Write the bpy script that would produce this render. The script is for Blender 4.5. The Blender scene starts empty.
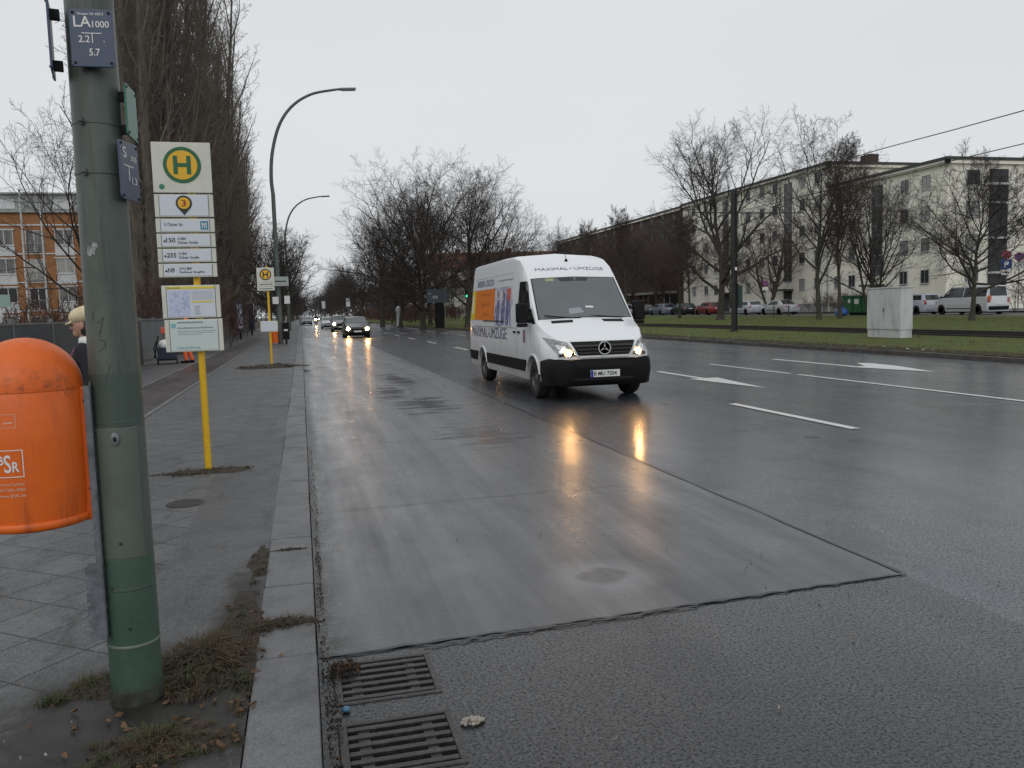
import bpy, bmesh, math, random
import numpy as np
from mathutils import Vector, Matrix
from mathutils.bvhtree import BVHTree
R = math.radians
sc = bpy.context.scene
COL = sc.collection
rng = np.random.default_rng(7)
random.seed(7)

# ------------------------------------------------------------------ helpers
class MB:
    """collects vertices and faces for ONE mesh object"""
    def __init__(s): s.v = []; s.f = []
    def add(s, vs, fs):
        n = len(s.v); s.v += [tuple(map(float, v)) for v in vs]; s.f += [tuple(i + n for i in f) for f in fs]; return s
    def box(s, c, d, rz=0, rx=0, ry=0):
        m = Matrix.Rotation(rz, 3, 'Z') @ Matrix.Rotation(ry, 3, 'Y') @ Matrix.Rotation(rx, 3, 'X')
        c = Vector(c); vs = []
        for i in range(8):
            o = Vector(((i & 1) - .5, ((i >> 1) & 1) - .5, ((i >> 2) & 1) - .5))
            vs.append(c + m @ Vector((o.x * d[0], o.y * d[1], o.z * d[2])))
        return s.add(vs, [(0, 2, 3, 1), (4, 5, 7, 6), (0, 1, 5, 4), (2, 6, 7, 3), (0, 4, 6, 2), (1, 3, 7, 5)])
    def bb(s, x0, x1, y0, y1, z0, z1):
        return s.box(((x0 + x1) / 2, (y0 + y1) / 2, (z0 + z1) / 2), (abs(x1 - x0), abs(y1 - y0), abs(z1 - z0)))
    def tube(s, pts, rs, n=8, caps=True):
        P = [Vector(p) for p in pts]
        if not hasattr(rs, '__len__'): rs = [rs] * len(P)
        vs = []; a = None
        for i, p in enumerate(P):
            d = (P[min(i + 1, len(P) - 1)] - P[max(i - 1, 0)])
            d = d.normalized() if d.length > 1e-9 else Vector((0, 0, 1))
            if a is None: a = d.orthogonal()
            a = (a - d * a.dot(d)); a = a.normalized() if a.length > 1e-6 else d.orthogonal().normalized()
            b = d.cross(a)
            for k in range(n):
                t = 2 * math.pi * k / n
                vs.append(p + (a * math.cos(t) + b * math.sin(t)) * rs[i])
        fs = []
        for i in range(len(P) - 1):
            for k in range(n):
                k2 = (k + 1) % n
                fs.append((i * n + k, i * n + k2, (i + 1) * n + k2, (i + 1) * n + k))
        if caps:
            fs.append(tuple(range(n))[::-1]); fs.append(tuple((len(P) - 1) * n + k for k in range(n)))
        return s.add(vs, fs)
    def lathe(s, prof, c=(0, 0, 0), n=32, axis='Z'):
        """prof: list of (radius, height)"""
        c = Vector(c); vs = []; fs = []
        for r, h in prof:
            for k in range(n):
                t = 2 * math.pi * k / n; a, b = r * math.cos(t), r * math.sin(t)
                o = (a, b, h) if axis == 'Z' else ((h, a, b) if axis == 'X' else (b, h, a))
                vs.append(c + Vector(o))
        m = len(prof)
        for i in range(m - 1):
            for k in range(n):
                k2 = (k + 1) % n; fs.append((i * n + k, i * n + k2, (i + 1) * n + k2, (i + 1) * n + k))
        if prof[0][0] > 1e-4: fs.append(tuple(range(n))[::-1])
        if prof[-1][0] > 1e-4: fs.append(tuple((m - 1) * n + k for k in range(n)))
        return s.add(vs, fs)
    def prism(s, poly, f0, f1):
        """poly of 2-D points; f0,f1: maps (u,v)->3-D for both caps"""
        n = len(poly); vs = [f0(*p) for p in poly] + [f1(*p) for p in poly]
        fs = [tuple(range(n))[::-1], tuple(range(n, 2 * n))] + [(i, (i + 1) % n, n + (i + 1) % n, n + i) for i in range(n)]
        return s.add(vs, fs)
    def build(s, name, mat=None, parent=None, smooth=None, bevel=0, loc=None):
        me = bpy.data.meshes.new(name)
        me.from_pydata(s.v, [], s.f); me.update()
        bm = bmesh.new(); bm.from_mesh(me); bmesh.ops.recalc_face_normals(bm, faces=bm.faces); bm.to_mesh(me); bm.free()
        o = bpy.data.objects.new(name, me); COL.objects.link(o)
        if mat: me.materials.append(mat)
        if smooth is not None:
            me.polygons.foreach_set('use_smooth', [True] * len(me.polygons))
            me.set_sharp_from_angle(angle=R(smooth))
        if bevel:
            b = o.modifiers.new('bevel', 'BEVEL'); b.width = bevel; b.segments = 2; b.limit_method = 'ANGLE'; b.angle_limit = R(40)
        if parent: o.parent = parent
        if loc: o.location = loc
        return o

def sheet(name, quads, mat, kind='structure'):
    m = MB()
    for q in quads: m.add(q, [tuple(range(len(q)))])
    o = m.build(name, mat)
    if kind: o['kind'] = kind
    return o

def tag(o, label, cat, group=None, kind=None):
    o['label'] = label; o['category'] = cat
    if group: o['group'] = group
    if kind: o['kind'] = kind
    return o
def thing(name, label, cat, loc=(0, 0, 0), rz=0, group=None):
    o = bpy.data.objects.new(name, None); COL.objects.link(o); o.location = loc; o.rotation_euler = (0, 0, rz)
    o.empty_display_size = .2
    return tag(o, label, cat, group)
def dup(src, loc, rz, label=None, scale=1, group=None):
    def cp(o, par):
        c = o.copy(); COL.objects.link(c); c.parent = par
        for ch in list(o.children): cp(ch, c)
        return c
    c = cp(src, None); c.location = loc; c.rotation_euler = (0, 0, rz)
    c.scale = (scale,) * 3 if not hasattr(scale, '__len__') else scale
    if label: c['label'] = label
    if group: c['group'] = group
    return c

def text_verts(s, bold=0):
    cu = bpy.data.curves.new('t', 'FONT'); cu.body = s; cu.size = 1; cu.offset = bold; cu.resolution_u = 3
    o = bpy.data.objects.new('t', cu); COL.objects.link(o)
    dg = bpy.context.evaluated_depsgraph_get()
    me = bpy.data.meshes.new_from_object(o.evaluated_get(dg))
    v = [tuple(x.co) for x in me.vertices]; f = [tuple(p.vertices) for p in me.polygons]
    bpy.data.objects.remove(o); bpy.data.curves.remove(cu); bpy.data.meshes.remove(me)
    return v, f
def lettering(mb, s, u0, v0, w, h, fn, bold=0):
    """write s into the box whose lower-left is (u0,v0); fn maps (u,v)->3-D. w None keeps the letter proportions"""
    v, f = text_verts(s, bold)
    xs = [p[0] for p in v]; ys = [p[1] for p in v]
    sy = h / (max(ys) - min(ys)); sx = sy if w is None else w / (max(xs) - min(xs))
    mb.add([fn(u0 + (p[0] - min(xs)) * sx, v0 + (p[1] - min(ys)) * sy) for p in v], f)
    return (max(xs) - min(xs)) * sx

# ------------------------------------------------------------------ materials
def mat(name, col, rough=.6, metal=0, noise=None, bump=None, coat=0, spec=.5, stretch=(1, 1, 1), emit=None):
    """noise=(scale, other colour, low, high); bump=(scale, strength)"""
    m = bpy.data.materials.new(name); m.use_nodes = True
    nt = m.node_tree; N = nt.nodes; L = nt.links; b = N['Principled BSDF']
    b.inputs['Base Color'].default_value = (*col, 1); b.inputs['Roughness'].default_value = rough
    b.inputs['Metallic'].default_value = metal; b.inputs['Coat Weight'].default_value = coat
    b.inputs['Coat Roughness'].default_value = .08; b.inputs['Specular IOR Level'].default_value = spec
    tc = N.new('ShaderNodeTexCoord'); mp = N.new('ShaderNodeMapping'); mp.inputs['Scale'].default_value = stretch
    L.new(tc.outputs['Object'], mp.inputs['Vector'])
    if noise:
        n = N.new('ShaderNodeTexNoise'); n.inputs['Scale'].default_value = noise[0]; n.inputs['Detail'].default_value = 6
        n.inputs['Roughness'].default_value = .65
        L.new(mp.outputs[0], n.inputs['Vector'])
        r = N.new('ShaderNodeValToRGB'); r.color_ramp.elements[0].position = noise[2]; r.color_ramp.elements[1].position = noise[3]
        r.color_ramp.elements[0].color = (*col, 1); r.color_ramp.elements[1].color = (*noise[1], 1)
        L.new(n.outputs['Fac'], r.inputs[0]); L.new(r.outputs[0], b.inputs['Base Color'])
    if bump:
        n = N.new('ShaderNodeTexNoise'); n.inputs['Scale'].default_value = bump[0]; n.inputs['Detail'].default_value = 4
        L.new(mp.outputs[0], n.inputs['Vector'])
        bp = N.new('ShaderNodeBump'); bp.inputs['Strength'].default_value = bump[1]; bp.inputs['Distance'].default_value = .01
        L.new(n.outputs['Fac'], bp.inputs['Height']); L.new(bp.outputs[0], b.inputs['Normal'])
    if emit:
        b.inputs['Emission Color'].default_value = (*emit[0], 1); b.inputs['Emission Strength'].default_value = emit[1]
    return m

class G:
    """small node-graph writer for the ground materials (world position coordinates)"""
    def __init__(s, name, obj=False):
        s.m = bpy.data.materials.new(name); s.m.use_nodes = True; s.nt = s.m.node_tree; s.N = s.nt.nodes
        s.b = s.N['Principled BSDF']; s.pos = s.N.new('ShaderNodeTexCoord').outputs['Object'] if obj else s.N.new('ShaderNodeNewGeometry').outputs['Position']
    def L(s, a, b): s.nt.links.new(a, b)
    def map(s, scale=(1, 1, 1), rz=0, loc=(0, 0, 0)):
        n = s.N.new('ShaderNodeMapping'); n.inputs['Scale'].default_value = scale; n.inputs['Rotation'].default_value = (0, 0, rz)
        n.inputs['Location'].default_value = loc; s.L(s.pos, n.inputs['Vector']); return n.outputs[0]
    def noise(s, scale, vec=None, detail=5, rough=.6):
        n = s.N.new('ShaderNodeTexNoise'); n.inputs['Scale'].default_value = scale; n.inputs['Detail'].default_value = detail
        n.inputs['Roughness'].default_value = rough; s.L(vec or s.pos, n.inputs['Vector']); return n.outputs['Fac']
    def voro(s, scale, vec=None, feature='F1', out='Distance'):
        n = s.N.new('ShaderNodeTexVoronoi'); n.feature = feature; n.inputs['Scale'].default_value = scale
        s.L(vec or s.pos, n.inputs['Vector']); return n.outputs[out]
    def ramp(s, fac, stops):
        n = s.N.new('ShaderNodeValToRGB'); e = n.color_ramp.elements
        while len(e) < len(stops): e.new(.5)
        for i, (p, c) in enumerate(stops):
            e[i].position = p; e[i].color = (c, c, c, 1) if not hasattr(c, '__len__') else (*c, 1)
        s.L(fac, n.inputs[0]); return n.outputs[0]
    def mix(s, fac, a, b, mode='MIX'):
        n = s.N.new('ShaderNodeMix'); n.data_type = 'RGBA'; n.blend_type = mode
        for sock, v in ((n.inputs[0], fac), (n.inputs[6], a), (n.inputs[7], b)):
            if hasattr(v, 'is_linked'): s.L(v, sock)
            elif hasattr(v, '__len__'): sock.default_value = (*v, 1)
            else: sock.default_value = v if sock == n.inputs[0] else (v, v, v, 1)
        return n.outputs[2]
    def math(s, op, a, b=0.0):
        n = s.N.new('ShaderNodeMath'); n.operation = op
        for sock, v in ((n.inputs[0], a), (n.inputs[1], b)):
            if hasattr(v, 'is_linked'): s.L(v, sock)
            else: sock.default_value = v
        return n.outputs[0]
    def sep(s, vec=None):
        n = s.N.new('ShaderNodeSeparateXYZ'); s.L(vec or s.pos, n.inputs[0]); return n.outputs
    def bump(s, h, strength, dist=.01, prev=None):
        n = s.N.new('ShaderNodeBump'); n.inputs['Strength'].default_value = strength; n.inputs['Distance'].default_value = dist
        s.L(h, n.inputs['Height'])
        if prev: s.L(prev, n.inputs['Normal'])
        return n.outputs[0]
    def blob(s, cx, cy, rx, ry):
        """0 in the centre, 1 on the rim of an ellipse on the ground"""
        x, y, z = s.sep()
        dx = s.math('DIVIDE', s.math('SUBTRACT', x, cx), rx); dy = s.math('DIVIDE', s.math('SUBTRACT', y, cy), ry)
        return s.math('SQRT', s.math('ADD', s.math('MULTIPLY', dx, dx), s.math('MULTIPLY', dy, dy)))
    def coat(s, weight, rough, nrm=None, ior=1.45):
        for v, k in ((weight, 'Coat Weight'), (rough, 'Coat Roughness')):
            if hasattr(v, 'is_linked'): s.L(v, s.b.inputs[k])
            else: s.b.inputs[k].default_value = v
        s.b.inputs['Coat IOR'].default_value = ior
        if nrm: s.L(nrm, s.b.inputs['Coat Normal'])
    def done(s, col, rough, nrm=None, spec=.5):
        for v, k in ((col, 'Base Color'), (rough, 'Roughness'), (spec, 'Specular IOR Level')):
            if hasattr(v, 'is_linked'): s.L(v, s.b.inputs[k])
            elif hasattr(v, '__len__'): s.b.inputs[k].default_value = (*v, 1)
            else: s.b.inputs[k].default_value = v
        if nrm: s.L(nrm, s.b.inputs['Normal'])
        return s.m

def m_asphalt(name='asphalt_wet'):
    g = G(name)
    big = g.noise(.35, g.map((1, .28, 1)), 5); mid = g.noise(2.3, None, 6, .7); stone = g.voro(70, None, 'F1', 'Color'); pit = g.noise(66, None, 4, .85); grain = g.noise(150, None, 2)
    c = g.mix(g.ramp(mid, [(.3, 0), (.72, 1)]), (.0075, .0085, .0102), (.0175, .0195, .0225))
    c = g.mix(g.ramp(stone, [(.5, 0), (.95, .75)]), c, (.054, .058, .064))
    c = g.mix(g.ramp(grain, [(.60, 0), (.70, .9)]), c, (.13, .135, .145))
    c = g.mix(g.ramp(pit, [(.50, 0), (.62, .9)]), c, (.003, .0033, .0036))
    tr = g.noise(.9, g.map((1.1, .10, 1)), 5, .65); c = g.mix(g.ramp(tr, [(.48, 0), (.66, .6)]), c, (.032, .035, .040))
    patch_ = g.ramp(g.noise(.8, None, 7, .75), [(.52, 0), (.62, .6)]); c = g.mix(patch_, c, (.012, .0125, .014))
    c = g.mix(g.ramp(big, [(.45, 0), (.65, .45)]), c, (.020, .022, .025))
    fade = g.ramp(g.noise(.55, g.map((1, 1, 1), 0, (7, 3, 0)), 6, .7), [(.56, 0), (.70, .5)]); c = g.mix(fade, c, (.050, .053, .058)); c = g.mix(g.ramp(g.noise(9, None, 3, .6), [(.70, 0), (.74, .8)]), c, (.006, .006, .007)); c = g.mix(g.ramp(g.noise(1.3, g.map((1, .5, 1), 0, (2, 5, 0)), 6, .75), [(.56, 0), (.60, .55)]), c, (.007, .0075, .009))
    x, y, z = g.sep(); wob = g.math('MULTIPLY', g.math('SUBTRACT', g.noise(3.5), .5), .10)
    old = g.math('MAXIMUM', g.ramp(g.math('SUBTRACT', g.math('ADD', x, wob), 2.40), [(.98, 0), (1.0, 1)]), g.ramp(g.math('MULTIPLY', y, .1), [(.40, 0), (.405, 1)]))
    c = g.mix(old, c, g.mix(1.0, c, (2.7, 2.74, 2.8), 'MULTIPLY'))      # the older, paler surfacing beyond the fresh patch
    wet = g.ramp(g.math('ADD', g.math('MULTIPLY', big, .6), g.math('MULTIPLY', mid, .4)), [(.38, .34), (.62, .60)])
    n = g.bump(pit, .33, .010); n = g.bump(stone, .35, .006, n); n = g.bump(mid, .10, .02, n)
    film = g.ramp(g.math('ADD', g.math('MULTIPLY', big, .5), g.math('MULTIPLY', tr, .5)), [(.42, 1.0), (.66, .6)])
    film = g.math('MULTIPLY', film, g.ramp(pit, [(.47, 1), (.60, .3)]))
    g.coat(film, .19, g.bump(g.noise(9, g.map((.5, 1.6, 1)), 4, .7), .045, .02), 1.36)
    return g.done(c, wet, n, g.ramp(pit, [(.47, .27), (.60, .05)]))
def m_concrete():
    g = G('bus_bay_concrete')
    st = g.noise(1.0, g.map((2.6, .12, 1)), 6, .7); mid = g.noise(1.6, g.map((1, .6, 1)), 6, .65); grain = g.noise(140, None, 2)
    c = g.mix(g.ramp(mid, [(.3, 0), (.7, 1)]), (.016, .018, .022), (.033, .036, .042))
    c = g.mix(g.ramp(st, [(.5, 0), (.68, .55)]), c, (.022, .0235, .027))
    c = g.mix(g.ramp(grain, [(.58, 0), (.72, .5)]), c, (.13, .135, .14))
    c = g.mix(g.ramp(g.noise(34, g.map((1, 2.2, 1)), 4, .8), [(.52, 0), (.66, .6)]), c, (.018, .019, .021))
    pale = g.ramp(g.noise(.7, g.map((2.4, .5, 1), 0, (3, 9, 0)), 6, .7), [(.52, 0), (.68, .5)]); c = g.mix(pale, c, (.046, .049, .055))
    w = g.math('ADD', g.blob(1.70, 4.62, .17, .17), g.math('MULTIPLY', g.math('SUBTRACT', g.noise(7), .5), .9))       # oil spot with a pale rim
    c = g.mix(g.ramp(w, [(.55, .8), (.85, .1), (1.3, 0)]), c, (.014, .015, .017))
    c = g.mix(g.ramp(g.math('MULTIPLY', w, .4), [(.28, 0), (.40, .6), (.62, .3), (.95, 0)]), c, (.15, .165, .19))
    pud = None
    for cx, cy, rx, ry, k in ((2.1, 14.5, .62, 1.7, 1), (2.2, 10.5, .60, 1.5, 1), (1.7, 17.2, .50, 2.4, 1), (2.2, 20.5, .40, 3.0, 1)):   # shallow puddles
        w2 = g.math('ADD', g.blob(cx, cy, rx, ry), g.math('MULTIPLY', g.math('SUBTRACT', g.noise(2.2, g.map((.45, 1.5, 1)), 5, .65), .5), 4.2))
        p = g.ramp(w2, [(.38, .95), (.66, 0)]); pud = p if pud is None else g.math('MAXIMUM', pud, p)
    c = g.mix(pud, c, (.007, .007, .008))
    x, y, z = g.sep()
    gut = g.ramp(g.math('ADD', x, g.math('MULTIPLY', g.math('SUBTRACT', g.noise(5, g.map((1, .6, 1)), 6, .75), .5), .55)), [(.03, .85), (.16, 0)])
    c = g.mix(gut, c, (.020, .018, .016))
    for tx in (.62, 2.35):   # tyre tracks polished into the slab
        tk = g.ramp(g.math('ADD', g.math('ABSOLUTE', g.math('SUBTRACT', x, tx)), g.math('MULTIPLY', g.math('SUBTRACT', g.noise(2.2, g.map((1, .15, 1)), 4), .5), .3)), [(.10, .5), (.24, 0)]); c = g.mix(tk, c, (.012, .013, .015))
    c = g.mix(g.ramp(g.noise(11, None, 3, .5), [(.70, 0), (.73, .8)]), c, (.010, .010, .011))
    c = g.mix(g.math('MULTIPLY', g.ramp(g.noise(26, None, 4, .8), [(.54, 0), (.60, .8)]), g.ramp(g.math('ADD', x, g.math('MULTIPLY', g.noise(2.5), .25)), [(.12, 1), (.34, 0)])), c, (.19, .19, .185))
    dull = g.math('MULTIPLY', g.ramp(st, [(.36, .30), (.62, .46)]), 1)
    rip = g.math('ADD', g.noise(1, g.map((3.2, 26, 1)), 3, .6), g.math('MULTIPLY', g.noise(1, g.map((.9, 6, 1)), 3), 1.2))
    film = g.ramp(g.math('ADD', g.math('MULTIPLY', st, .5), g.math('MULTIPLY', mid, .5)), [(.38, 1), (.66, .35)])
    crough = g.mix(pud, g.ramp(mid, [(.35, .25), (.65, .36)]), .05)
    g.coat(g.math('MULTIPLY', film, g.math('SUBTRACT', 1.0, g.math('MULTIPLY', gut, .8))), crough, g.bump(rip, .19, .012), 1.345)
    return g.done(c, dull, g.bump(grain, .2, .004), .4)
def m_sidewalk():
    g = G('sidewalk_stone')
    x, y, z = g.sep()
    # left: large slabs laid diagonally; right strip: small mosaic setts under dirt
    def slab():
        n = g.N.new('ShaderNodeTexBrick'); n.inputs['Scale'].default_value = 1; n.offset = .0
        n.inputs['Brick Width'].default_value = .36; n.inputs['Row Height'].default_value = .36
        n.inputs['Mortar Size'].default_value = .0065; n.inputs['Mortar Smooth'].default_value = .1
        n.inputs['Color1'].default_value = (.088, .090, .092, 1); n.inputs['Color2'].default_value = (.118, .120, .122, 1); n.inputs['Mortar'].default_value = (.006, .006, .006, 1)
        wv = g.N.new('ShaderNodeMix'); wv.data_type = 'VECTOR'; wv.inputs[0].default_value = .012; nn_ = g.N.new('ShaderNodeTexNoise'); nn_.inputs['Scale'].default_value = 6; g.L(g.pos, nn_.inputs[0]); g.L(g.map((1, 1, 1), R(38)), wv.inputs[4]); g.L(nn_.outputs['Color'], wv.inputs[5]); g.L(wv.outputs[1], n.inputs['Vector']); return n
        g.L(g.map((1, 1, 1), R(38)), n.inputs['Vector']); return n
    b = slab(); mid = g.noise(2.2, None, 6, .7); grain = g.noise(150, None, 2)
    cell = g.voro(17, None, 'DISTANCE_TO_EDGE')
    mos = g.mix(g.ramp(cell, [(.0, 0), (.06, 1)]), (.045, .043, .041), (.098, .098, .100))
    band = g.ramp(g.math('ADD', x, g.math('MULTIPLY', g.math('SUBTRACT', g.noise(3), .5), .1)), [(.0, 0), (1.0, 1)])
    x1 = g.math('GREATER_THAN', x, -.86)
    # the flags right of the pole: cross joints square to the kerb
    n2 = g.N.new('ShaderNodeTexBrick'); n2.offset = .0
    n2.inputs['Scale'].default_value = 1; n2.inputs['Brick Width'].default_value = 1.3; n2.inputs['Row Height'].default_value = 1.05
    n2.inputs['Mortar Size'].default_value = .005; n2.inputs['Mortar Smooth'].default_value = .4
    n2.inputs['Color1'].default_value = (.072, .073, .075, 1); n2.inputs['Color2'].default_value = (.090, .091, .093, 1); n2.inputs['Mortar'].default_value = (.018, .017, .016, 1)
    g.L(g.map((1, 1, 1), R(3), (.27, .3, 0)), n2.inputs['Vector'])
    c = g.mix(x1, b.outputs['Color'], n2.outputs['Color'])
    near = g.math('GREATER_THAN', x, -2.35); c = g.mix(near, mos, c)
    c = g.mix(g.ramp(mid, [(.4, 0), (.7, .55)]), c, (.062, .062, .063))
    c = g.mix(g.ramp(grain, [(.56, 0), (.70, .7)]), c, (.24, .24, .245))
    c = g.mix(g.ramp(g.noise(45, None, 3, .8), [(.52, 0), (.66, .7)]), c, (.040, .040, .041))
    c = g.mix(g.ramp(g.noise(75, None, 2, .8), [(.62, 0), (.70, .8)]), c, (.26, .26, .265))
    dirt = g.ramp(g.noise(3.1, g.map((1.6, .5, 1)), 7, .72), [(.54, 0), (.70, .7)])
    edge = g.ramp(g.math('ADD', x, g.math('MULTIPLY', g.math('SUBTRACT', g.noise(4), .5), .5)), [(.0, 0), (.0, 0)])
    c = g.mix(dirt, c, (.026, .024, .021))
    w = g.math('ADD', g.blob(-.66, 3.25, .75, .85), g.math('MULTIPLY', g.math('SUBTRACT', g.noise(5, None, 6, .7), .5), 1.3))
    c = g.mix(g.ramp(w, [(.55, .9), (1.0, 0)]), c, (.017, .015, .012))
    w = g.math('ADD', g.blob(-.36, 4.1, .16, 1.3), g.math('MULTIPLY', g.math('SUBTRACT', g.noise(6, None, 6, .7), .5), 1.6))
    c = g.mix(g.ramp(w, [(.5, .9), (1.0, 0)]), c, (.018, .016, .012))
    n = g.bump(grain, .25, .004); n = g.bump(mid, .12, .02, n)
    wet = g.ramp(mid, [(.35, .42), (.65, .66)])
    return g.done(c, wet, n, .4)
def m_kerb():
    g = G('granite_kerb'); f = g.noise(120, None, 3, .8); m_ = g.noise(3, None, 6, .7)
    c = g.mix(g.ramp(f, [(.35, 0), (.7, 1)]), (.085, .086, .09), (.20, .202, .208))
    c = g.mix(g.ramp(m_, [(.45, 0), (.72, .7)]), c, (.060, .059, .058))
    return g.done(c, g.ramp(m_, [(.3, .45), (.7, .65)]), g.bump(f, .3, .004))
def m_lawn():
    g = G('lawn_grass'); a = g.noise(.5, None, 6, .7); b = g.noise(5, None, 6, .75); f = g.noise(45, None, 3, .8)
    c = g.mix(g.ramp(b, [(.3, 0), (.7, 1)]), (.058, .080, .018), (.125, .152, .034))
    c = g.mix(g.ramp(f, [(.4, 0), (.7, .6)]), c, (.14, .155, .05))
    c = g.mix(g.ramp(a, [(.52, 0), (.66, .6)]), c, (.062, .050, .022))
    x, y, z = g.sep()
    return g.done(c, .85, g.bump(f, .8, .06), .2)
def m_soil():
    g = G('litter_verge'); a = g.noise(9, None, 7, .8); f = g.voro(38, None, 'F1', 'Color')
    c = g.mix(g.ramp(a, [(.35, 0), (.65, 1)]), (.030, .038, .012), (.075, .055, .028))
    c = g.mix(g.ramp(g.noise(30, None, 3), [(.55, 0), (.7, .8)]), c, (.11, .065, .030))
    return g.done(c, .85, g.bump(a, .9, .06), .2)
def m_bike():
    g = G('bike_lane_paving'); f = g.noise(110, None, 2); a = g.noise(1.2, g.map((1, .3, 1)), 6)
    c = g.mix(g.ramp(a, [(.35, 0), (.65, 1)]), (.046, .036, .037), (.062, .050, .051))
    return g.done(g.mix(g.ramp(f, [(.6, 0), (.75, .4)]), c, (.11, .1, .1)), g.ramp(a, [(.35, .35), (.65, .55)]), g.bump(f, .2, .004))
def m_brickwall(name, c1, c2, mortar, wx, axis):
    g = G(name)
    n = g.N.new('ShaderNodeTexBrick'); n.inputs['Scale'].default_value = 1
    n.inputs['Brick Width'].default_value = .25; n.inputs['Row Height'].default_value = .083; n.inputs['Mortar Size'].default_value = .008
    n.inputs['Color1'].default_value = (*c1, 1); n.inputs['Color2'].default_value = (*c2, 1); n.inputs['Mortar'].default_value = (*mortar, 1)
    x, y, z = g.sep(); cb = g.N.new('ShaderNodeCombineXYZ'); g.L(x if axis == 'x' else y, cb.inputs[0]); g.L(z, cb.inputs[1]); g.L(cb.outputs[0], n.inputs['Vector'])
    a = g.noise(.6, None, 6)
    return g.done(g.mix(g.ramp(a, [(.4, 0), (.7, .35)]), n.outputs['Color'], tuple(.6 * v for v in c1)), .85, None, .3)

M = {}
M['asphalt'] = m_asphalt(); M['concrete'] = m_concrete(); M['sidewalk'] = m_sidewalk(); M['kerb'] = m_kerb()
M['lawn'] = m_lawn(); M['verge'] = m_soil(); M['bike'] = m_bike()
M['far_asphalt'] = mat('side_street_asphalt', (.05, .05, .052), .5, noise=(.8, (.08, .08, .08), .3, .7))
M['ground'] = mat('far_ground', (.05, .055, .03), .9, noise=(.05, (.07, .06, .04), .3, .7))
M['marking'] = mat('road_marking', (.62, .62, .60), .45, noise=(9, (.30, .30, .30), .5, .8), bump=(60, .3))
M['tar'] = mat('tar_joint', (.008, .008, .009), .35, noise=(8, (.02, .02, .02), .4, .7))
M['pole_green'] = mat('mast_green_paint', (.094, .118, .100), .40, noise=(5, (.070, .088, .074), .4, .7), bump=(30, .12), stretch=(1, 1, .35))
M['pole_dark'] = mat('mast_dark_paint', (.050, .080, .064), .42, noise=(6, (.058, .075, .062), .4, .7))
M['pole_light'] = mat('mast_door_paint', (.110, .135, .113), .45, noise=(4, (.085, .105, .088), .4, .7))
M['pole_grime'] = mat('mast_foot_grime', (.02, .02, .016), .8, noise=(18, (.05, .06, .045), .4, .7))
M['lamp_green'] = mat('lamp_post_paint', (.10, .125, .11), .5, noise=(3, (.08, .095, .085), .4, .7))
M['galv'] = mat('galvanised_steel', (.20, .22, .24), .5, .5, noise=(22, (.10, .11, .12), .4, .7))
M['black'] = mat('black_plastic', (.008, .008, .009), .55, spec=.18)
M['blackrough'] = mat('dark_cavity', (.006, .006, .006), .9)
M['iron'] = mat('cast_iron', (.045, .043, .043), .38, .5, noise=(20, (.10, .085, .075), .5, .75), bump=(70, .35))
M['orange'] = mat('orange_bin_plastic', (.58, .088, .006), .42, noise=(3.5, (.40, .050, .004), .45, .75), coat=.15, bump=(14, .04), stretch=(1, 1, .3))
M['white'] = mat('white_enamel', (.72, .72, .70), .4)
M['cream'] = mat('sign_frame_cream', (.62, .63, .55), .4, noise=(7, (.52, .53, .46), .45, .75))
M['paper'] = mat('printed_sheet', (.60, .64, .70), .3, coat=.4)
M['paper2'] = mat('printed_notice', (.56, .64, .62), .3, coat=.4)
M['signblue'] = mat('enamel_blue', (.028, .050, .105), .35, noise=(6, (.036, .058, .11), .4, .7), coat=.2)
M['signgreen'] = mat('enamel_green', (.02, .14, .09), .4)
M['hgreen'] = mat('stop_green', (.010, .115, .040), .4)
M['hyellow'] = mat('stop_yellow', (.74, .42, .015), .4)
M['poleyellow'] = mat('yellow_post_paint', (.72, .43, .012), .42, noise=(9, (.50, .28, .01), .52, .8))
M['ink'] = mat('dark_lettering', (.022, .026, .035), .5)
M['inkblue'] = mat('blue_lettering', (.035, .055, .12), .5)
M['inkwhite'] = mat('white_lettering', (.70, .70, .68), .5)
M['teal'] = mat('teal_print', (.02, .20, .32), .5)
M['yellowprint'] = mat('yellow_print', (.72, .58, .04), .5)
M['mapprint'] = mat('map_print', (.52, .56, .72), .4, noise=(45, (.16, .24, .46), .5, .72))
M['tyre'] = mat('tyre_rubber', (.012, .012, .012), .75, bump=(60, .2))
M['rim'] = mat('wheel_rim', (.22, .22, .23), .4, .7)
M['rimdark'] = mat('steel_wheel', (.10, .10, .105), .45, .6)
M['vanwhite'] = mat('van_white_paint', (.70, .72, .74), .28, coat=.5, noise=(2, (.62, .63, .64), .5, .8))
M['glass'] = mat('vehicle_glass', (.012, .016, .017), .04, spec=.65)
M['windscreen'] = mat('windscreen_glass', (.075, .090, .094), .06, spec=1.0, noise=(1.1, (.10, .115, .118), .35, .7))  # sky reflection is partly put into the pale, mottled base colour
M['chrome'] = mat('chrome', (.72, .72, .72), .15, 1)
M['lens'] = mat('lamp_lens', (.34, .35, .36), .12, spec=.8, noise=(25, (.12, .12, .13), .45, .6))
M['warmlamp'] = mat('lit_lamp', (1, .8, .5), .3, emit=((1.0, .36, .06), 1.6))
M['headlamp'] = mat('lit_headlamp', (1, .9, .7), .3, emit=((1.0, .52, .18), 260))
M['taillamp'] = mat('tail_lamp', (.32, .012, .010), .25, coat=.5)
M['plate'] = mat('number_plate', (.70, .71, .70), .4)
M['euroblue'] = mat('plate_blue', (.01, .03, .30), .4)
M['adorange'] = mat('advert_orange', (.72, .20, .012), .35, noise=(5, (.62, .14, .01), .4, .7))
M['adyellow'] = mat('advert_yellow', (.66, .50, .02), .35)
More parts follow.
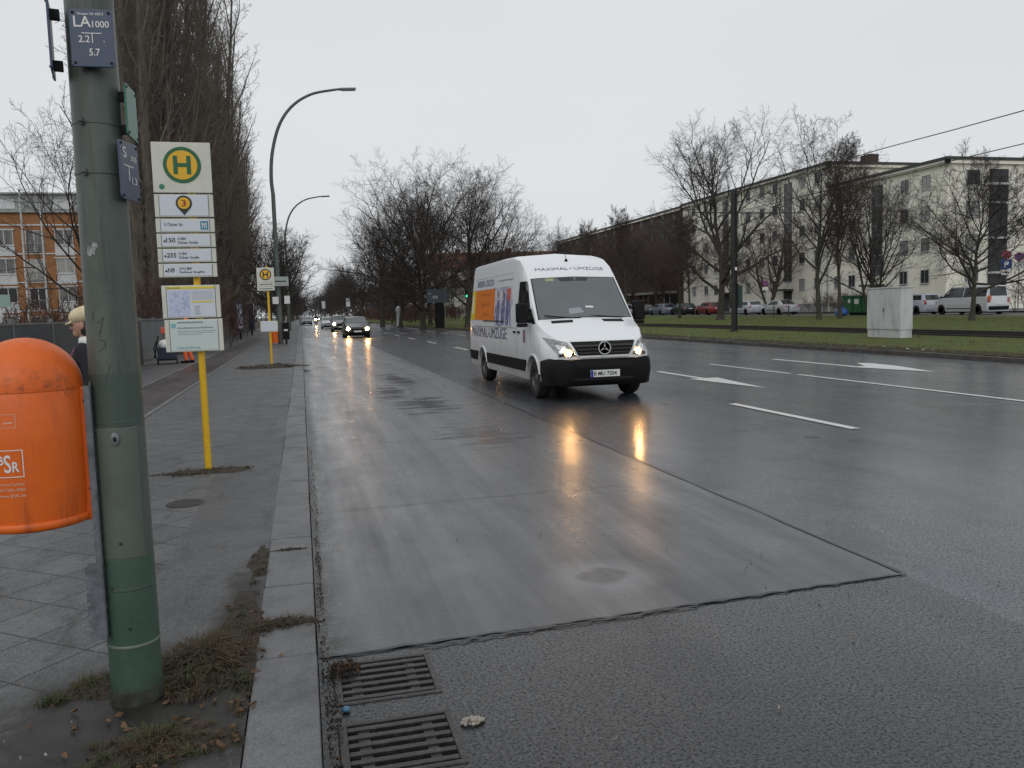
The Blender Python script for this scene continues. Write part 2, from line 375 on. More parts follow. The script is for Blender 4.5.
M['adphoto'] = mat('advert_photo', (.62, .62, .68), .35, noise=(6, (.06, .07, .22), .46, .58), stretch=(1, 1.6, .55))
M['adred'] = mat('advert_red', (.55, .10, .06), .4)
M['bark'] = mat('bark_brown', (.036, .031, .026), .9, noise=(6, (.075, .064, .052), .35, .7), bump=(18, .8), stretch=(1, 1, .25))
M['barkgreen'] = mat('bark_mossy', (.034, .035, .024), .9, noise=(5, (.062, .063, .040), .35, .7), bump=(18, .8), stretch=(1, 1, .25))
M['twig'] = mat('winter_twigs', (.040, .034, .029), .9, noise=(.8, (.062, .050, .042), .35, .7))
M['twigred'] = mat('winter_twigs_reddish', (.055, .036, .030), .9, noise=(.8, (.082, .055, .044), .35, .7))
M['barkpoplar'] = mat('poplar_bark', (.066, .057, .046), .9, noise=(5, (.14, .12, .096), .35, .7), bump=(18, .8), stretch=(1, 1, .2))
M['poptwig'] = mat('poplar_twigs', (.120, .102, .084), .9, noise=(.6, (.185, .158, .130), .35, .7))
M['render'] = mat('cream_render', (.84, .82, .71), .85, noise=(.35, (.74, .72, .61), .35, .7))
M['brownbrick'] = m_brickwall('brown_brick', (.085, .055, .044), (.065, .043, .036), (.10, .09, .08), .25, 'y')
M['orangebrick'] = m_brickwall('orange_brick', (.36, .15, .055), (.30, .12, .045), (.30, .22, .15), .25, 'x')
M['greypanel'] = mat('grey_cladding', (.30, .32, .31), .6, noise=(.5, (.25, .27, .26), .4, .7))
M['whitetrim'] = mat('white_trim', (.60, .61, .62), .6, noise=(.8, (.50, .51, .52), .4, .7))
M['pane'] = mat('window_pane', (.022, .026, .030), .12, spec=.35)
M['frame'] = mat('window_frame_grey', (.22, .23, .24), .6)
M['framedark'] = mat('window_frame_brown', (.05, .042, .038), .6)
M['roofdark'] = mat('roof_edge_dark', (.05, .05, .05), .7)
M['redroof'] = mat('red_roof_tiles', (.16, .055, .035), .8, noise=(2, (.11, .04, .03), .4, .7))
M['sageroof'] = mat('pale_green_roof', (.42, .43, .27), .7)
M['fence'] = mat('grey_fence_board', (.040, .044, .048), .7, noise=(3, (.060, .064, .066), .4, .7), stretch=(1, .2, 1))
M['fencepost'] = mat('fence_post_grey', (.13, .14, .145), .6)
M['cabinet'] = mat('cabinet_grey', (.52, .54, .54), .5, noise=(4, (.34, .36, .36), .48, .72), stretch=(1, 1, .3))
M['skipgreen'] = mat('skip_green', (.012, .135, .040), .5, noise=(3, (.010, .09, .03), .4, .7))
M['bagblue'] = mat('bin_bag_blue', (.03, .09, .30), .35)
M['rail'] = mat('tram_rail_steel', (.055, .045, .04), .5, .6)
M['ballast'] = mat('track_bed', (.020, .018, .016), .9, noise=(12, (.045, .04, .035), .4, .7), bump=(30, 1))
M['maststeel'] = mat('tram_mast_paint', (.020, .022, .022), .6, noise=(3, (.030, .032, .031), .4, .7))
M['skin'] = mat('skin', (.42, .23, .16), .55)
M['hicvis'] = mat('hi_vis_orange', (.78, .13, .03), .7)
M['silverband'] = mat('reflective_band', (.55, .56, .55), .4)
M['coat'] = mat('dark_coat', (.014, .013, .018), .85)
M['jeans'] = mat('pale_jeans', (.14, .18, .24), .85)
M['hat'] = mat('cream_wool', (.70, .60, .40), .9, bump=(60, .7), noise=(12, (.58, .48, .30), .4, .7))
M['hair'] = mat('dark_hair', (.020, .014, .010), .6)
M['scarf'] = mat('pink_scarf', (.30, .10, .16), .85)
M['navy'] = mat('navy_cloth', (.022, .028, .05), .7)
M['leafbrown'] = mat('dead_leaves', (.075, .038, .018), .7, noise=(25, (.17, .095, .045), .4, .7))
M['grassgreen'] = mat('weed_green', (.030, .046, .011), .7, noise=(6, (.066, .076, .022), .35, .7))
M['grassbrown'] = mat('weed_brown', (.042, .032, .014), .8, noise=(6, (.085, .060, .028), .35, .7))
M['litter'] = mat('pale_litter', (.34, .31, .27), .8, noise=(30, (.16, .13, .10), .4, .65), bump=(50, 1))
M['earth'] = mat('dark_earth', (.024, .019, .014), .9, noise=(20, (.05, .038, .024), .4, .7), bump=(40, 1))
M['signred'] = mat('sign_red', (.30, .03, .07), .4)
M['signpurple'] = mat('sign_faded_violet', (.17, .07, .24), .45)
M['pblue'] = mat('parking_blue', (.012, .045, .22), .4)
M['boardblue'] = mat('board_slate', (.055, .075, .095), .5)
M['wire'] = mat('wire_black', (.02, .02, .02), .6)
M['shrubred'] = mat('red_leaves', (.28, .012, .018), .7, noise=(5, (.16, .01, .012), .4, .7))
M['hedge'] = mat('brown_hedge_twigs', (.060, .032, .024), .9, noise=(2, (.09, .05, .035), .4, .7))
M['evergreen'] = mat('dark_evergreen', (.016, .022, .012), .8, noise=(4, (.03, .038, .018), .4, .7))
def paint(name, c, n2=None): return mat(name, c, .28, .15, coat=.6, noise=(2, n2 or tuple(.85 * v for v in c), .45, .75))
M['silver'] = paint('silver_paint', (.60, .62, .64)); M['silver2'] = paint('silver_grey_paint', (.44, .46, .48)); M['palesilver'] = paint('pale_silver_paint', (.50, .54, .60))
M['red'] = paint('red_paint', (.20, .012, .014)); M['darkgreen'] = paint('black_green_paint', (.010, .016, .014)); M['slate'] = paint('slate_paint', (.045, .055, .065))
M['bluegrey'] = paint('blue_grey_paint', (.16, .20, .25)); M['carblack'] = paint('black_paint', (.010, .010, .011)); M['carwhite'] = paint('white_paint', (.58, .59, .60))
M['grey'] = paint('grey_paint', (.15, .155, .16)); M['caror'] = paint('orange_paint', (.60, .16, .015))
def m_mast():
    g = G('mast_green_paint', True); x, y, z = g.sep(); v = g.noise(14, g.map((1, 1, .06)), 5, .7); b = g.noise(4, None, 6, .75); f = g.noise(40, None, 4, .8)
    c = g.mix(g.ramp(b, [(.35, 0), (.65, 1)]), (.066, .086, .072), (.100, .122, .104))
    c = g.mix(g.ramp(v, [(.50, 0), (.66, .65)]), c, (.036, .046, .038)); c = g.mix(g.ramp(v, [(.30, .5), (.40, 0)]), c, (.13, .15, .13))
    low = g.ramp(z, [(.0, 1), (.62, 1), (.66, 0)]); low = g.ramp(g.math('ADD', z, g.math('MULTIPLY', b, .02)), [(.585, 1), (.60, 0)])
    c = g.mix(low, c, g.mix(g.ramp(b, [(.35, 0), (.65, 1)]), (.040, .082, .056), (.058, .102, .074)))
    c = g.mix(g.ramp(f, [(.64, 0), (.70, .8)]), c, (.028, .026, .020)); c = g.mix(g.ramp(g.noise(70, None, 2), [(.72, 0), (.75, .8)]), c, (.17, .18, .16))
    c = g.mix(g.ramp(g.math('ADD', z, g.math('MULTIPLY', f, .12)), [(.07, .85), (.16, 0)]), c, (.026, .028, .020))
    return g.done(c, g.ramp(b, [(.3, .36), (.7, .55)]), g.bump(f, .10, .004))
def m_bin():
    g = G('orange_bin_plastic', True); x, y, z = g.sep(); v = g.noise(10, g.map((1, 1, .10)), 6, .75); b = g.noise(5, None, 6, .75); f = g.noise(55, None, 4, .8)
    c = g.mix(g.ramp(b, [(.35, 0), (.7, 1)]), (.74, .135, .008), (.64, .108, .006))
    c = g.mix(g.ramp(v, [(.56, 0), (.74, .4)]), c, (.26, .042, .006)); c = g.mix(g.ramp(f, [(.66, 0), (.72, .7)]), c, (.62, .20, .08))
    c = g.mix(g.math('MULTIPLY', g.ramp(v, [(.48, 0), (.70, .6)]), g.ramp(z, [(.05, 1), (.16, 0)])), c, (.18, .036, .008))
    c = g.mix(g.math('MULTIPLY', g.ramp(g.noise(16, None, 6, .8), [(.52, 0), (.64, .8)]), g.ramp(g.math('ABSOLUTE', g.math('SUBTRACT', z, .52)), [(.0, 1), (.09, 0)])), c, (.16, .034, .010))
    return g.done(c, g.ramp(b, [(.3, .36), (.7, .58)]), g.bump(b, .06, .02))
def m_van():
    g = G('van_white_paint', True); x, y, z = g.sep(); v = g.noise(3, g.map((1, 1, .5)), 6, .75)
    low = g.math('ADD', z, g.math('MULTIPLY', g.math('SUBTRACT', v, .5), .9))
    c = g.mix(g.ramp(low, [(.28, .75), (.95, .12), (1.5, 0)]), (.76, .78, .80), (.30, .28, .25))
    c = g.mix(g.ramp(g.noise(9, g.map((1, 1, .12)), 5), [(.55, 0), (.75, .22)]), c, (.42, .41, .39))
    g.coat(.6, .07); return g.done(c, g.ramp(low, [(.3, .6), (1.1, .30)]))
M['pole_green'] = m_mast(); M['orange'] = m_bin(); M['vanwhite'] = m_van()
M['curtain'] = mat('pane_with_curtain', (.20, .20, .19), .25, noise=(3, (.10, .10, .10), .4, .6), stretch=(1, 1, .05)); M['blind'] = mat('pane_with_blind', (.33, .33, .31), .4)
# ------------------------------------------------------------------ ground, roads, pavements
KW = .27; SW = .14
def xk(Y):                               # kerb of the tram lawn
    return 16.7 if Y < 42 else (16.7 - (Y - 42) / 36 * 4.9 if Y < 78 else 11.8)
def zl(X, Y):                            # height of the tram lawn and of the street behind it
    a = .14; return a if X < 25 else (a + (X - 25) / 17 * .28 if X < 42 else .42)
S = lambda x0, x1, y0, y1, z: [(x0, y0, z), (x1, y0, z), (x1, y1, z), (x0, y1, z)]
sheet('ground', [S(-900, 900, -600, 1500, -.35)], M['ground'])
# road with two openings for the drains
DR = [(.06, .51, 3.40, 3.83), (.06, .51, 2.82, 3.24)]
xs = [0, .06, .51, 3.4]; ys = [-30, 2.82, 3.24, 3.40, 3.83, 60]
q = []
for i in range(3):
    for j in range(5):
        if i == 1 and j in (1, 3): continue
        q.append(S(xs[i], xs[i + 1], ys[j], ys[j + 1], 0))
q += [S(3.4, 18, -30, 60, 0), S(0, 18, 60, 900, 0)]
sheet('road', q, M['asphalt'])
sheet('bus_bay_paving', [[(.004, 3.92, .004), (3.38, 4.07, .004), (3.38, 62, .004), (.004, 62, .004)]], M['concrete'])
# tar joints
def wobble(p0, p1, w, n, amp, z):
    p0 = np.array(p0); p1 = np.array(p1); d = (p1 - p0); d = d / np.hypot(*d); nn = np.array([-d[1], d[0]]); out = []
    a = rng.normal(0, amp, n + 1); b = rng.normal(0, w * .25, n + 1)
    pts = [p0 + (p1 - p0) * k / n + nn * a[k] for k in range(n + 1)]
    for k in range(n):
        w0 = w * .5 + abs(b[k]); w1 = w * .5 + abs(b[k + 1])
        out.append([(*(pts[k] - nn * w0), z), (*(pts[k + 1] - nn * w1), z), (*(pts[k + 1] + nn * w1), z), (*(pts[k] + nn * w0), z)])
    return out
q = wobble((.02, 3.915), (3.40, 4.07), .016, 60, .007, .0085) + wobble((.5, 3.90), (2.0, 3.975), .012, 30, .008, .0095)
q += wobble((3.385, 4.1), (3.385, 40), .020, 120, .006, .0080) + wobble((.02, 6.9), (3.36, 7.0), .005, 40, .004, .0082)
for y in (10.4, 14.0, 17.6, 21.2, 24.8, 28.4, 32, 35.6): q += wobble((.02, y), (3.36, y + .06), .007, 30, .004, .0082)
sheet('road_joint', q, M['tar'])
# road markings
q = []
for y in (9.0, 17.4, 25.8, 34.2, 42.6, 51, 59.4, 67.8): q.append(S(6.66, 6.80, y, y + 3.1, .0085))
for y in (74, 80, 86, 92, 98, 104, 110, 120, 130): q.append(S(3.5, 3.62, y, y + 3, .0085))
q += [S(10.66, 10.78, 4.0, 16.35, .0085), S(10.66, 10.78, 16.65, 20.5, .0085)]
for y in (26, 33, 40, 47, 54, 61, 68): q.append(S(10.45, 10.57, y, y + 3.2, .0085))
q.append([(8.42, 18.95, .0085), (8.42, 16.6, .0085), (8.57, 16.6, .0085), (8.57, 18.95, .0085)])
q.append([(8.18, 16.6, .0085), (8.53, 14.05, .0085), (8.86, 16.6, .0085)])
q += [[(13.0, 21.2, .0085), (13.0, 17.6, .0085), (13.17, 17.6, .0085), (13.17, 21.2, .0085)],
      [(12.92, 17.6, .0085), (13.45, 15.3, .0085), (14.0, 17.2, .0085), (13.4, 17.6, .0085)], [(13.4, 17.6, .0085), (13.9, 18.6, .0085), (14.1, 18.3, .0085), (14.0, 17.2, .0085)]]
for k in range(9): q.append(S(.6 + k * 1.0, 1.1 + k * 1.0, 66.0, 66.5, .0085))
sheet('road_marking', q, M['marking'])
# left pavement
sheet('sidewalk', [S(-5.4, -KW, -12, 300, SW - .003)], M['sidewalk'])
sheet('bike_lane', [S(-3.46, -2.42, -12, 140, SW + .002)], M['bike'])
q = []
for x in (-2.42, -3.52):
    q += wobble((x, -5), (x, 140), .055, 200, .003, SW + .006)
sheet('bike_lane_edge', q, mat('edge_setts', (.15, .15, .15), .6, noise=(9, (.06, .06, .06), .45, .75)))
sheet('yard_ground', [S(-120, -5.4, -12, 300, .10)], M['verge'])
m = MB()
y = -4.35
while y < 130:
    L = 1.0 if y < 60 else 6.0
    dx = rng.normal(0, .004); m.bb(-KW + dx, -.006 + dx * .4, y + .006, y + L - .006, -.05, SW + .004 + rng.normal(0, .002)); y += L
o = m.build('kerb', M['kerb'], bevel=.012); o['kind'] = 'structure'
m = MB().bb(-.255, -.03, -5, 130, -.05, SW - .012); o = m.build('kerb_bed', M['earth']); o['kind'] = 'structure'
# tram lawn
Ys = [-30, -10, 0, 10, 20, 30, 42, 50, 58, 66, 78, 100, 140, 200, 300]
Xo = [2.2, None]
def strips(off, name, mt):
    q = []
    for a, b in zip(Ys[:-1], Ys[1:]):
        xa, xb = xk(a), xk(b)
        cols_a = [xa + off[0], xa + off[1]] if name != 'lawn' else [xa + off[0], 21, 23.6, 25, 28.8, 33.4, 37.7, 42]
        cols_b = [xb + off[0], xb + off[1]] if name != 'lawn' else [xb + off[0], 21, 23.6, 25, 28.8, 33.4, 37.7, 42]
        for i in range(len(cols_a) - 1):
            q.append([(cols_a[i], a, zl(cols_a[i], a)), (cols_a[i + 1], a, zl(cols_a[i + 1], a)), (cols_b[i + 1], b, zl(cols_b[i + 1], b)), (cols_b[i], b, zl(cols_b[i], b))])
    return sheet(name, q, mt)
strips((.16, 1.3), 'verge', M['verge']); strips((1.3, 0), 'lawn', M['lawn'])
m = MB(); y = -20
while y < 160:
    a, b = y, y + (1.0 if y < 60 else 3.0); x0, x1 = xk(a), xk(b); dz = rng.normal(0, .006)
    g = .008
    m.add([(x0, a + g, -.05), (x0 + .17, a + g, -.05), (x1 + .17, b - g, -.05), (x1, b - g, -.05), (x0, a + g, .13 + dz), (x0 + .17, a + g, .13 + dz), (x1 + .17, b - g, .13 + dz), (x1, b - g, .13 + dz)],
          [(0, 3, 2, 1), (4, 5, 6, 7), (0, 1, 5, 4), (1, 2, 6, 5), (2, 3, 7, 6), (3, 0, 4, 7)]); y = b
o = m.build('lawn_kerb', mat('old_kerb_stone', (.085, .08, .072), .7, noise=(2.5, (.04, .036, .03), .4, .7), bump=(40, .5)), bevel=.015); o['kind'] = 'structure'
m = MB().bb(24.4, 27.9, -30, 62, .0, .158); o = m.build('tram_track_bed', M['ballast']); o['kind'] = 'structure'
for x in (24.45, 27.85):
    m = MB().bb(x - .1, x + .1, -30, 62, 0, .20); o = m.build('track_edge', M['ballast']); o['kind'] = 'structure'
for x in (24.75, 26.18):
    tag(MB().bb(x - .035, x + .035, -30, 62, .16, .27).build('tram_rail', M['rail']), 'dark steel tram rail running along the lawn behind the grey cabinet', 'rail', 'tram rails in the lawn')
sheet('side_street', [S(42, 50, -60, 320, .42)], M['far_asphalt'])
sheet('side_street_pavement', [S(50, 260, -60, 320, .52)], mat('pale_pavement', (.12, .12, .12), .7))
# ------------------------------------------------------------------ drains
for i, (x0, x1, y0, y1) in enumerate(DR):
    t = thing('drain_grate', ('far' if i == 0 else 'near') + ' cast iron drain grate by the kerb, ' + ('choked with leaves at its kerb end' if i == 0 else 'partly cut by the bottom edge'), 'drain', (x0, y0, 0), 0, 'drain grates by the kerb')
    w, d = x1 - x0, y1 - y0
    m = MB(); f = .025
    m.bb(0, w, 0, f, -.06, .006).bb(0, w, d - f, d, -.06, .006).bb(0, f + .01, f, d - f, -.06, .006).bb(w - f, w, f, d - f, -.06, .006)
    m.build('frame', M['iron'], t, bevel=.004)
    n = 6
    for k in range(n):
        yy = f + (d - 2 * f) * (k + .5) / n
        b = MB().bb(f + .01, w - f, yy - .0145, yy + .0145, -.016, .003); b.build('bar', M['iron'], t, bevel=.0022)
    MB().bb(f + .05, f + .095, f, d - f, -.02, -.004).build('cross_web', M['iron'], t); MB().bb(w - f - .10, w - f - .06, f, d - f, -.02, -.004).build('cross_web', M['iron'], t)
    MB().add([(0, 0, -.4), (w, 0, -.4), (w, d, -.4), (0, d, -.4), (0, 0, -.01), (w, 0, -.01), (w, d, -.01), (0, d, -.01)], [(0, 1, 2, 3), (0, 1, 5, 4), (1, 2, 6, 5), (2, 3, 7, 6), (3, 0, 4, 7)]).build('pit', M['blackrough'], t)
# manhole lid on the pavement
m = MB().lathe([(.0, .004), (.145, .004), (.15, 0)], n=36); o = m.build('manhole_cover', M['iron'], smooth=30, loc=(-.98, 7.05, SW)); tag(o, 'small round iron cover in the pavement before the yellow post', 'manhole')
# ------------------------------------------------------------------ the green mast in front
PX, PY, PR = -.700, 3.44, .0945
mast = thing('street_mast', 'thick green steel mast standing in the pavement in the foreground', 'mast', (PX, PY, SW))
MB().lathe([(PR + .002, -.05), (PR + .002, 0), (PR, .05), (PR, .23), (PR - .001, .6), (PR - .004, 1.3), (PR - .010, 2.4), (PR - .022, 5), (PR - .035, 9)], n=64).build('shaft', M['pole_green'], mast, smooth=40)
def arcpatch(r0, r1, a0, a1, z0, z1, th=.002, n=16, thz=6):
    m = MB(); vs = []; fs = []
    for j in range(thz + 1):
        for i in range(n + 1):
            a = a0 + (a1 - a0) * i / n; r = r0 + (r1 - r0) * j / thz; z = z0 + (z1 - z0) * j / thz
            vs.append((r * math.cos(a), r * math.sin(a), z))
    k = len(vs)
    for v in list(vs):
        s_ = 1 - (th + .004) / r0; vs.append((v[0] * s_, v[1] * s_, v[2]))
    W = n + 1
    for j in range(thz):
        for i in range(n): fs.append((j * W + i, j * W + i + 1, (j + 1) * W + i + 1, (j + 1) * W + i)); fs.append((k + j * W + i, k + (j + 1) * W + i, k + (j + 1) * W + i + 1, k + j * W + i + 1))
    for i in range(n): fs.append((i, k + i, k + i + 1, i + 1)); a = thz * W; fs.append((a + i, a + i + 1, k + a + i + 1, k + a + i))
    for j in range(thz): fs.append((j * W, (j + 1) * W, k + (j + 1) * W, k + j * W)); b = n; fs.append((j * W + b, k + j * W + b, k + (j + 1) * W + b, (j + 1) * W + b))
    return m.add(vs, fs)
rz_ = lambda z: PR - (.004 * z / 1.3 if z < 1.3 else .004 + .008 * (z - 1.3) / 1.1)
arcpatch(rz_(1.03) + .003, rz_(.58) + .003, R(206), R(322), .585, 1.085, .003, 24).build('service_door', M['pole_light'], mast, smooth=40, bevel=.0015)
arcpatch(rz_(1.10) + .0015, rz_(1.29) + .0015, R(175), R(359), 1.092, 1.29, .001, 30).build('repainted_band', M['pole_dark'], mast, smooth=40)
for z in (2.21, 2.03):
    m = MB().lathe([(rz_(z) + .001, -.006), (rz_(z) + .004, -.004), (rz_(z) + .004, .004), (rz_(z) + .001, .006)], (0, 0, z), n=48)
    m.tube([(rz_(z) * math.cos(R(245)), rz_(z) * math.sin(R(245)) - .006, z - .012), (rz_(z) * math.cos(R(245)), rz_(z) * math.sin(R(245)) - .006, z + .012)], .007, 8)
    m.tube([(rz_(z) * math.cos(R(240)) - .004, rz_(z) * math.sin(R(240)) - .016, z), (rz_(z) * math.cos(R(252)), rz_(z) * math.sin(R(252)) - .016, z)], .004, 6)
    m.build('strap_clamp', M['pole_green'], mast, smooth=40)
for z, r in ((.235, .0045), (.46, .002), (1.105, .002)):
    MB().lathe([(rz_(z) + .0005, -.008), (rz_(z) + r, -.002), (rz_(z) + r, .002), (rz_(z) + .0005, .008)], (0, 0, z), n=48).build('weld_ring', M['pole_light'] if z < .3 else M['pole_dark'], mast, smooth=50)
arcpatch(PR + .0035, PR + .0015, R(180), R(360), 0, .055, .001, 30).build('dirty_foot', M['pole_grime'], mast, smooth=40)
a = R(272); o = MB().lathe([(.0, 0), (.012, .001), (.015, .004), (.015, .010), (.009, .013), (.0, .013)], n=20)
lk = o.build('lock', M['galv'], mast, smooth=40); lk.location = (PR * math.cos(a), PR * math.sin(a) + .003, 1.045); lk.rotation_euler = (R(90), 0, 0); lk.scale = (1, 1.7, 1)
MB().lathe([(0, 0), (.006, .002), (0, .004)], n=12).build('keyhole', M['blackrough'], lk, loc=(0, 0, .0125))
for z, aa in ((.645, 268), (.31, 275), (.47, 240)):
    b = MB().lathe([(.0, .0), (.006, .0), (.006, .004), (.0, .006)], n=10).build('bolt', M['pole_grime'], mast, smooth=40); b.location = (PR * math.cos(R(aa)), PR * math.sin(R(aa)) + .001, z); b.rotation_euler = (R(90), 0, 0)
def on_mast(u, z, off=.0015):           # wraps (arc length from the front, height) onto the shaft
    r = rz_(z) + off; a = R(258) + u / r; return (r * math.cos(a), r * math.sin(a), z)
# torn white sticker and scratched graffiti
m = MB(); pts = [(-.037, 1.742), (-.029, 1.764), (-.016, 1.757), (-.008, 1.775), (.006, 1.772), (.010, 1.757), (-.001, 1.745), (-.004, 1.727), (-.012, 1.735), (-.022, 1.723), (-.030, 1.729)]
m.add([on_mast(*p, .003) for p in pts] + [on_mast(*p, .0005) for p in pts], [tuple(range(len(pts)))] + [(i, (i + 1) % 11, 11 + (i + 1) % 11, 11 + i) for i in range(11)])
m.build('torn_sticker', mat('torn_sticker', (.36, .38, .38), .7, noise=(60, (.18, .2, .19), .45, .6)), mast)
m = MB()
for st in ([(-.030, 1.520), (-.028, 1.494), (-.008, 1.480), (.010, 1.500), (-.004, 1.445)], [(-.012, 1.420), (.012, 1.412), (.010, 1.388), (-.018, 1.372)], [(-.026, 1.322), (.022, 1.320), (.006, 1.270), (-.004, 1.235)], [(-.010, 1.45), (-.006, 1.43)]):
    MB().tube([on_mast(*p, .001) for p in st], .0011, 5).build('scratched_graffiti', M['ink'], mast)
# hydrant plates on the mast
def plate_box(w, h, r, n=5):
    pts = []
    for cx, cy, a0 in ((w / 2 - r, h / 2 - r, 0), (-w / 2 + r, h / 2 - r, 90), (-w / 2 + r, -h / 2 + r, 180), (w / 2 - r, -h / 2 + r, 270)):
        for k in range(n): a = R(a0 + 90 * k / (n - 1)); pts.append((cx + r * math.cos(a), cy + r * math.sin(a)))
    return pts
def hydrant_plate(name, label, loc, rz, w, h, mt, lines, bar=None):
    t = thing(name, label, 'plate', loc, rz)
    m = MB().prism(plate_box(w, h, .012), lambda u, v: (u, 0, v), lambda u, v: (u, -.008, v)); m.build('panel', M[mt], t, bevel=.002)
    for sx in (-1, 1):
        for sz in (-1, 1):
            b = MB().lathe([(.0048, 0), (.0048, .003), (0, .004)], n=10).build('screw', M['black'], t); b.location = (sx * (w / 2 - .013), -.008, sz * (h / 2 - .013)); b.rotation_euler = (R(90), 0, 0)
    if lines:
        m = MB()
        for s_, u, v, ww, hh in lines: lettering(m, s_, u, v, ww, hh, lambda a, b: (a, -.0095, b), .012)
        if bar:
            for (u0, u1, v0, v1) in bar: m.bb(u0, u1, -.0098, -.008, v0, v1)
        m.build('lettering', M['inkwhite'], t)
    for z in (-h / 2 + .035, h / 2 - .035): MB().bb(-.02, .02, 0, .03, z - .015, z + .015).build('bracket', M['black'], t)
    return t
hydrant_plate('hydrant_plate', 'blue hydrant plate reading LA 1000 on the front of the green mast', (PX + .028, PY - PR - .022, 2.632), R(-4), .146, .20, 'signblue',
    [('Wasser Nr 605/3', -.045, .078, .088, .0095), ('LA', -.058, .037, .058, .038), ('1000', .004, .036, .056, .023), ('2.2', -.045, -.016, .038, .024), ('5.7', -.012, -.062, .036, .025), ('.', .038, -.014, .004, .004)],
    [(-.034, .034, .0145, .0175), (.000, .003, -.018, .0145)])
hydrant_plate('side_plate', 'dark blue plate seen edge on, left of the mast top', (PX - PR - .026, PY - .05, 2.64), R(-79), .17, .25, 'signblue', None)
hydrant_plate('green_plate', 'narrow green plate seen edge on, right of the mast', (PX + PR + .020, PY + .0, 2.40), R(88), .16, .19, 'signgreen', None)
hydrant_plate('valve_plate', 'small blue plate reading S on the right flank of the mast', (PX + PR + .006, PY - .035, 2.18), R(76), .15, .215, 'signblue',
    [('S', -.055, .045, .03, .04), ('305', .006, .04, .05, .02), ('1.3', .01, -.045, .04, .026)], [(-.05, .03, .016, .02), (-.012, -.008, -.035, .016)])
# perforated rail that carries the bin
t = thing('mounting_rail', 'grey perforated steel rail strapped to the left of the green mast', 'rail', (PX - PR + .022, PY - .072, .42))
m = MB(); H = .97
m.bb(-.004, 0, -.02, -.006, 0, H).bb(-.004, 0, .006, .02, 0, H)
z = 0
while z < H: m.bb(-.004, 0, -.006, .006, z, z + .018); z += .046
m.bb(-.022, -.004, -.022, -.018, 0, H)
m.build('slotted_web', M['galv'], t)
m = MB(); z = 0; m.bb(-.052, -.022, -.022, -.018, 0, .30)
for k in range(6): m.bb(-.062, -.052, -.022, -.018, k * .05, k * .05 + .036)
m.bb(-.062, 0, -.026, -.018, .0, .006); m.build('wide_flange', M['galv'], t)
# ------------------------------------------------------------------ orange litter bin
BX, BY, BZ, BR = -.992, 3.385, .885, .186
t = thing('litter_bin', 'orange domed litter bin with white logo hung on the green mast', 'litter bin', (BX, BY, BZ))
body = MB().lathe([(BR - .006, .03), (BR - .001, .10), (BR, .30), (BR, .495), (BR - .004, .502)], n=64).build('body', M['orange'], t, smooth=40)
MB().lathe([(.0, -.004), (BR - .03, -.004), (BR - .004, .003), (BR + .004, .010), (BR + .005, .026), (BR - .001, .034)], n=64).build('base_rim', M['orange'], t, smooth=50)
dome = [(BR + .001, .500), (BR + .001, .506)] + [((BR + .001) * math.cos(R(a)), .506 + .183 * math.sin(R(a))) for a in range(6, 90, 6)] + [(0, .689)]
MB().lathe(dome, n=64).build('dome_lid', M['orange'], t, smooth=50)
MB().bb(BR - .012, BR + .026, -.030, -.022, .02, .502).bb(BR - .02, BR + .03, -.030, .05, .0, .02).build('mounting_flange', M['orange'], t, bevel=.003)
for z in (.45, .12): 
    b = MB().lathe([(.006, 0), (.006, .004), (0, .005)], n=10).build('bolt', M['black'], t); b.location = (BR + .012, -.030, z); b.rotation_euler = (R(90), 0, 0)
def on_bin(u, z, off=.0012):
    r = BR + off; a = R(254) + u / r; return (r * math.cos(a), r * math.sin(a), z)
m = MB()
def frame_rect(m, u0, u1, z0, z1, w):
    for a, b, c, d in ((u0, u1, z0, z0 + w), (u0, u1, z1 - w, z1), (u0, u0 + w, z0, z1), (u1 - w, u1, z0, z1)):
        n = 8
        for k in range(n):
            ua, ub = a + (b - a) * k / n, a + (b - a) * (k + 1) / n
            m.add([on_bin(ua, c), on_bin(ub, c), on_bin(ub, d), on_bin(ua, d)], [(0, 1, 2, 3)])
U = .074
frame_rect(m, U - .098, U + .004, .205, .302, .003)
lettering(m, 'B', U - .078, .250, .018, .032, on_bin, .02); lettering(m, 'S', U - .059, .222, .024, .063, on_bin, .01); lettering(m, 'R', U - .032, .224, .022, .036, on_bin, .02)
m.build('logo', M['inkwhite'], body)
m = MB()
for k, s_ in enumerate(('Service-Center', '030 7592-4900', 'www.BSR.de')): lettering(m, s_, U - .088, .176 - k * .0205, .092, .011, on_bin, .01)
for u in (U - .128, U - .062):
    frame_rect(m, u, u + .052, .380, .428, .0016)
    m.add([on_bin(u + .010, .394), on_bin(u + .042, .396), on_bin(u + .042, .401), on_bin(u + .010, .398)], [(0, 1, 2, 3)])
lettering(m, 'Abfall', U - .12, .440, .035, .007, on_bin, .01)
m.build('lettering', mat('faded_lettering', (.66, .42, .30), .5), body)
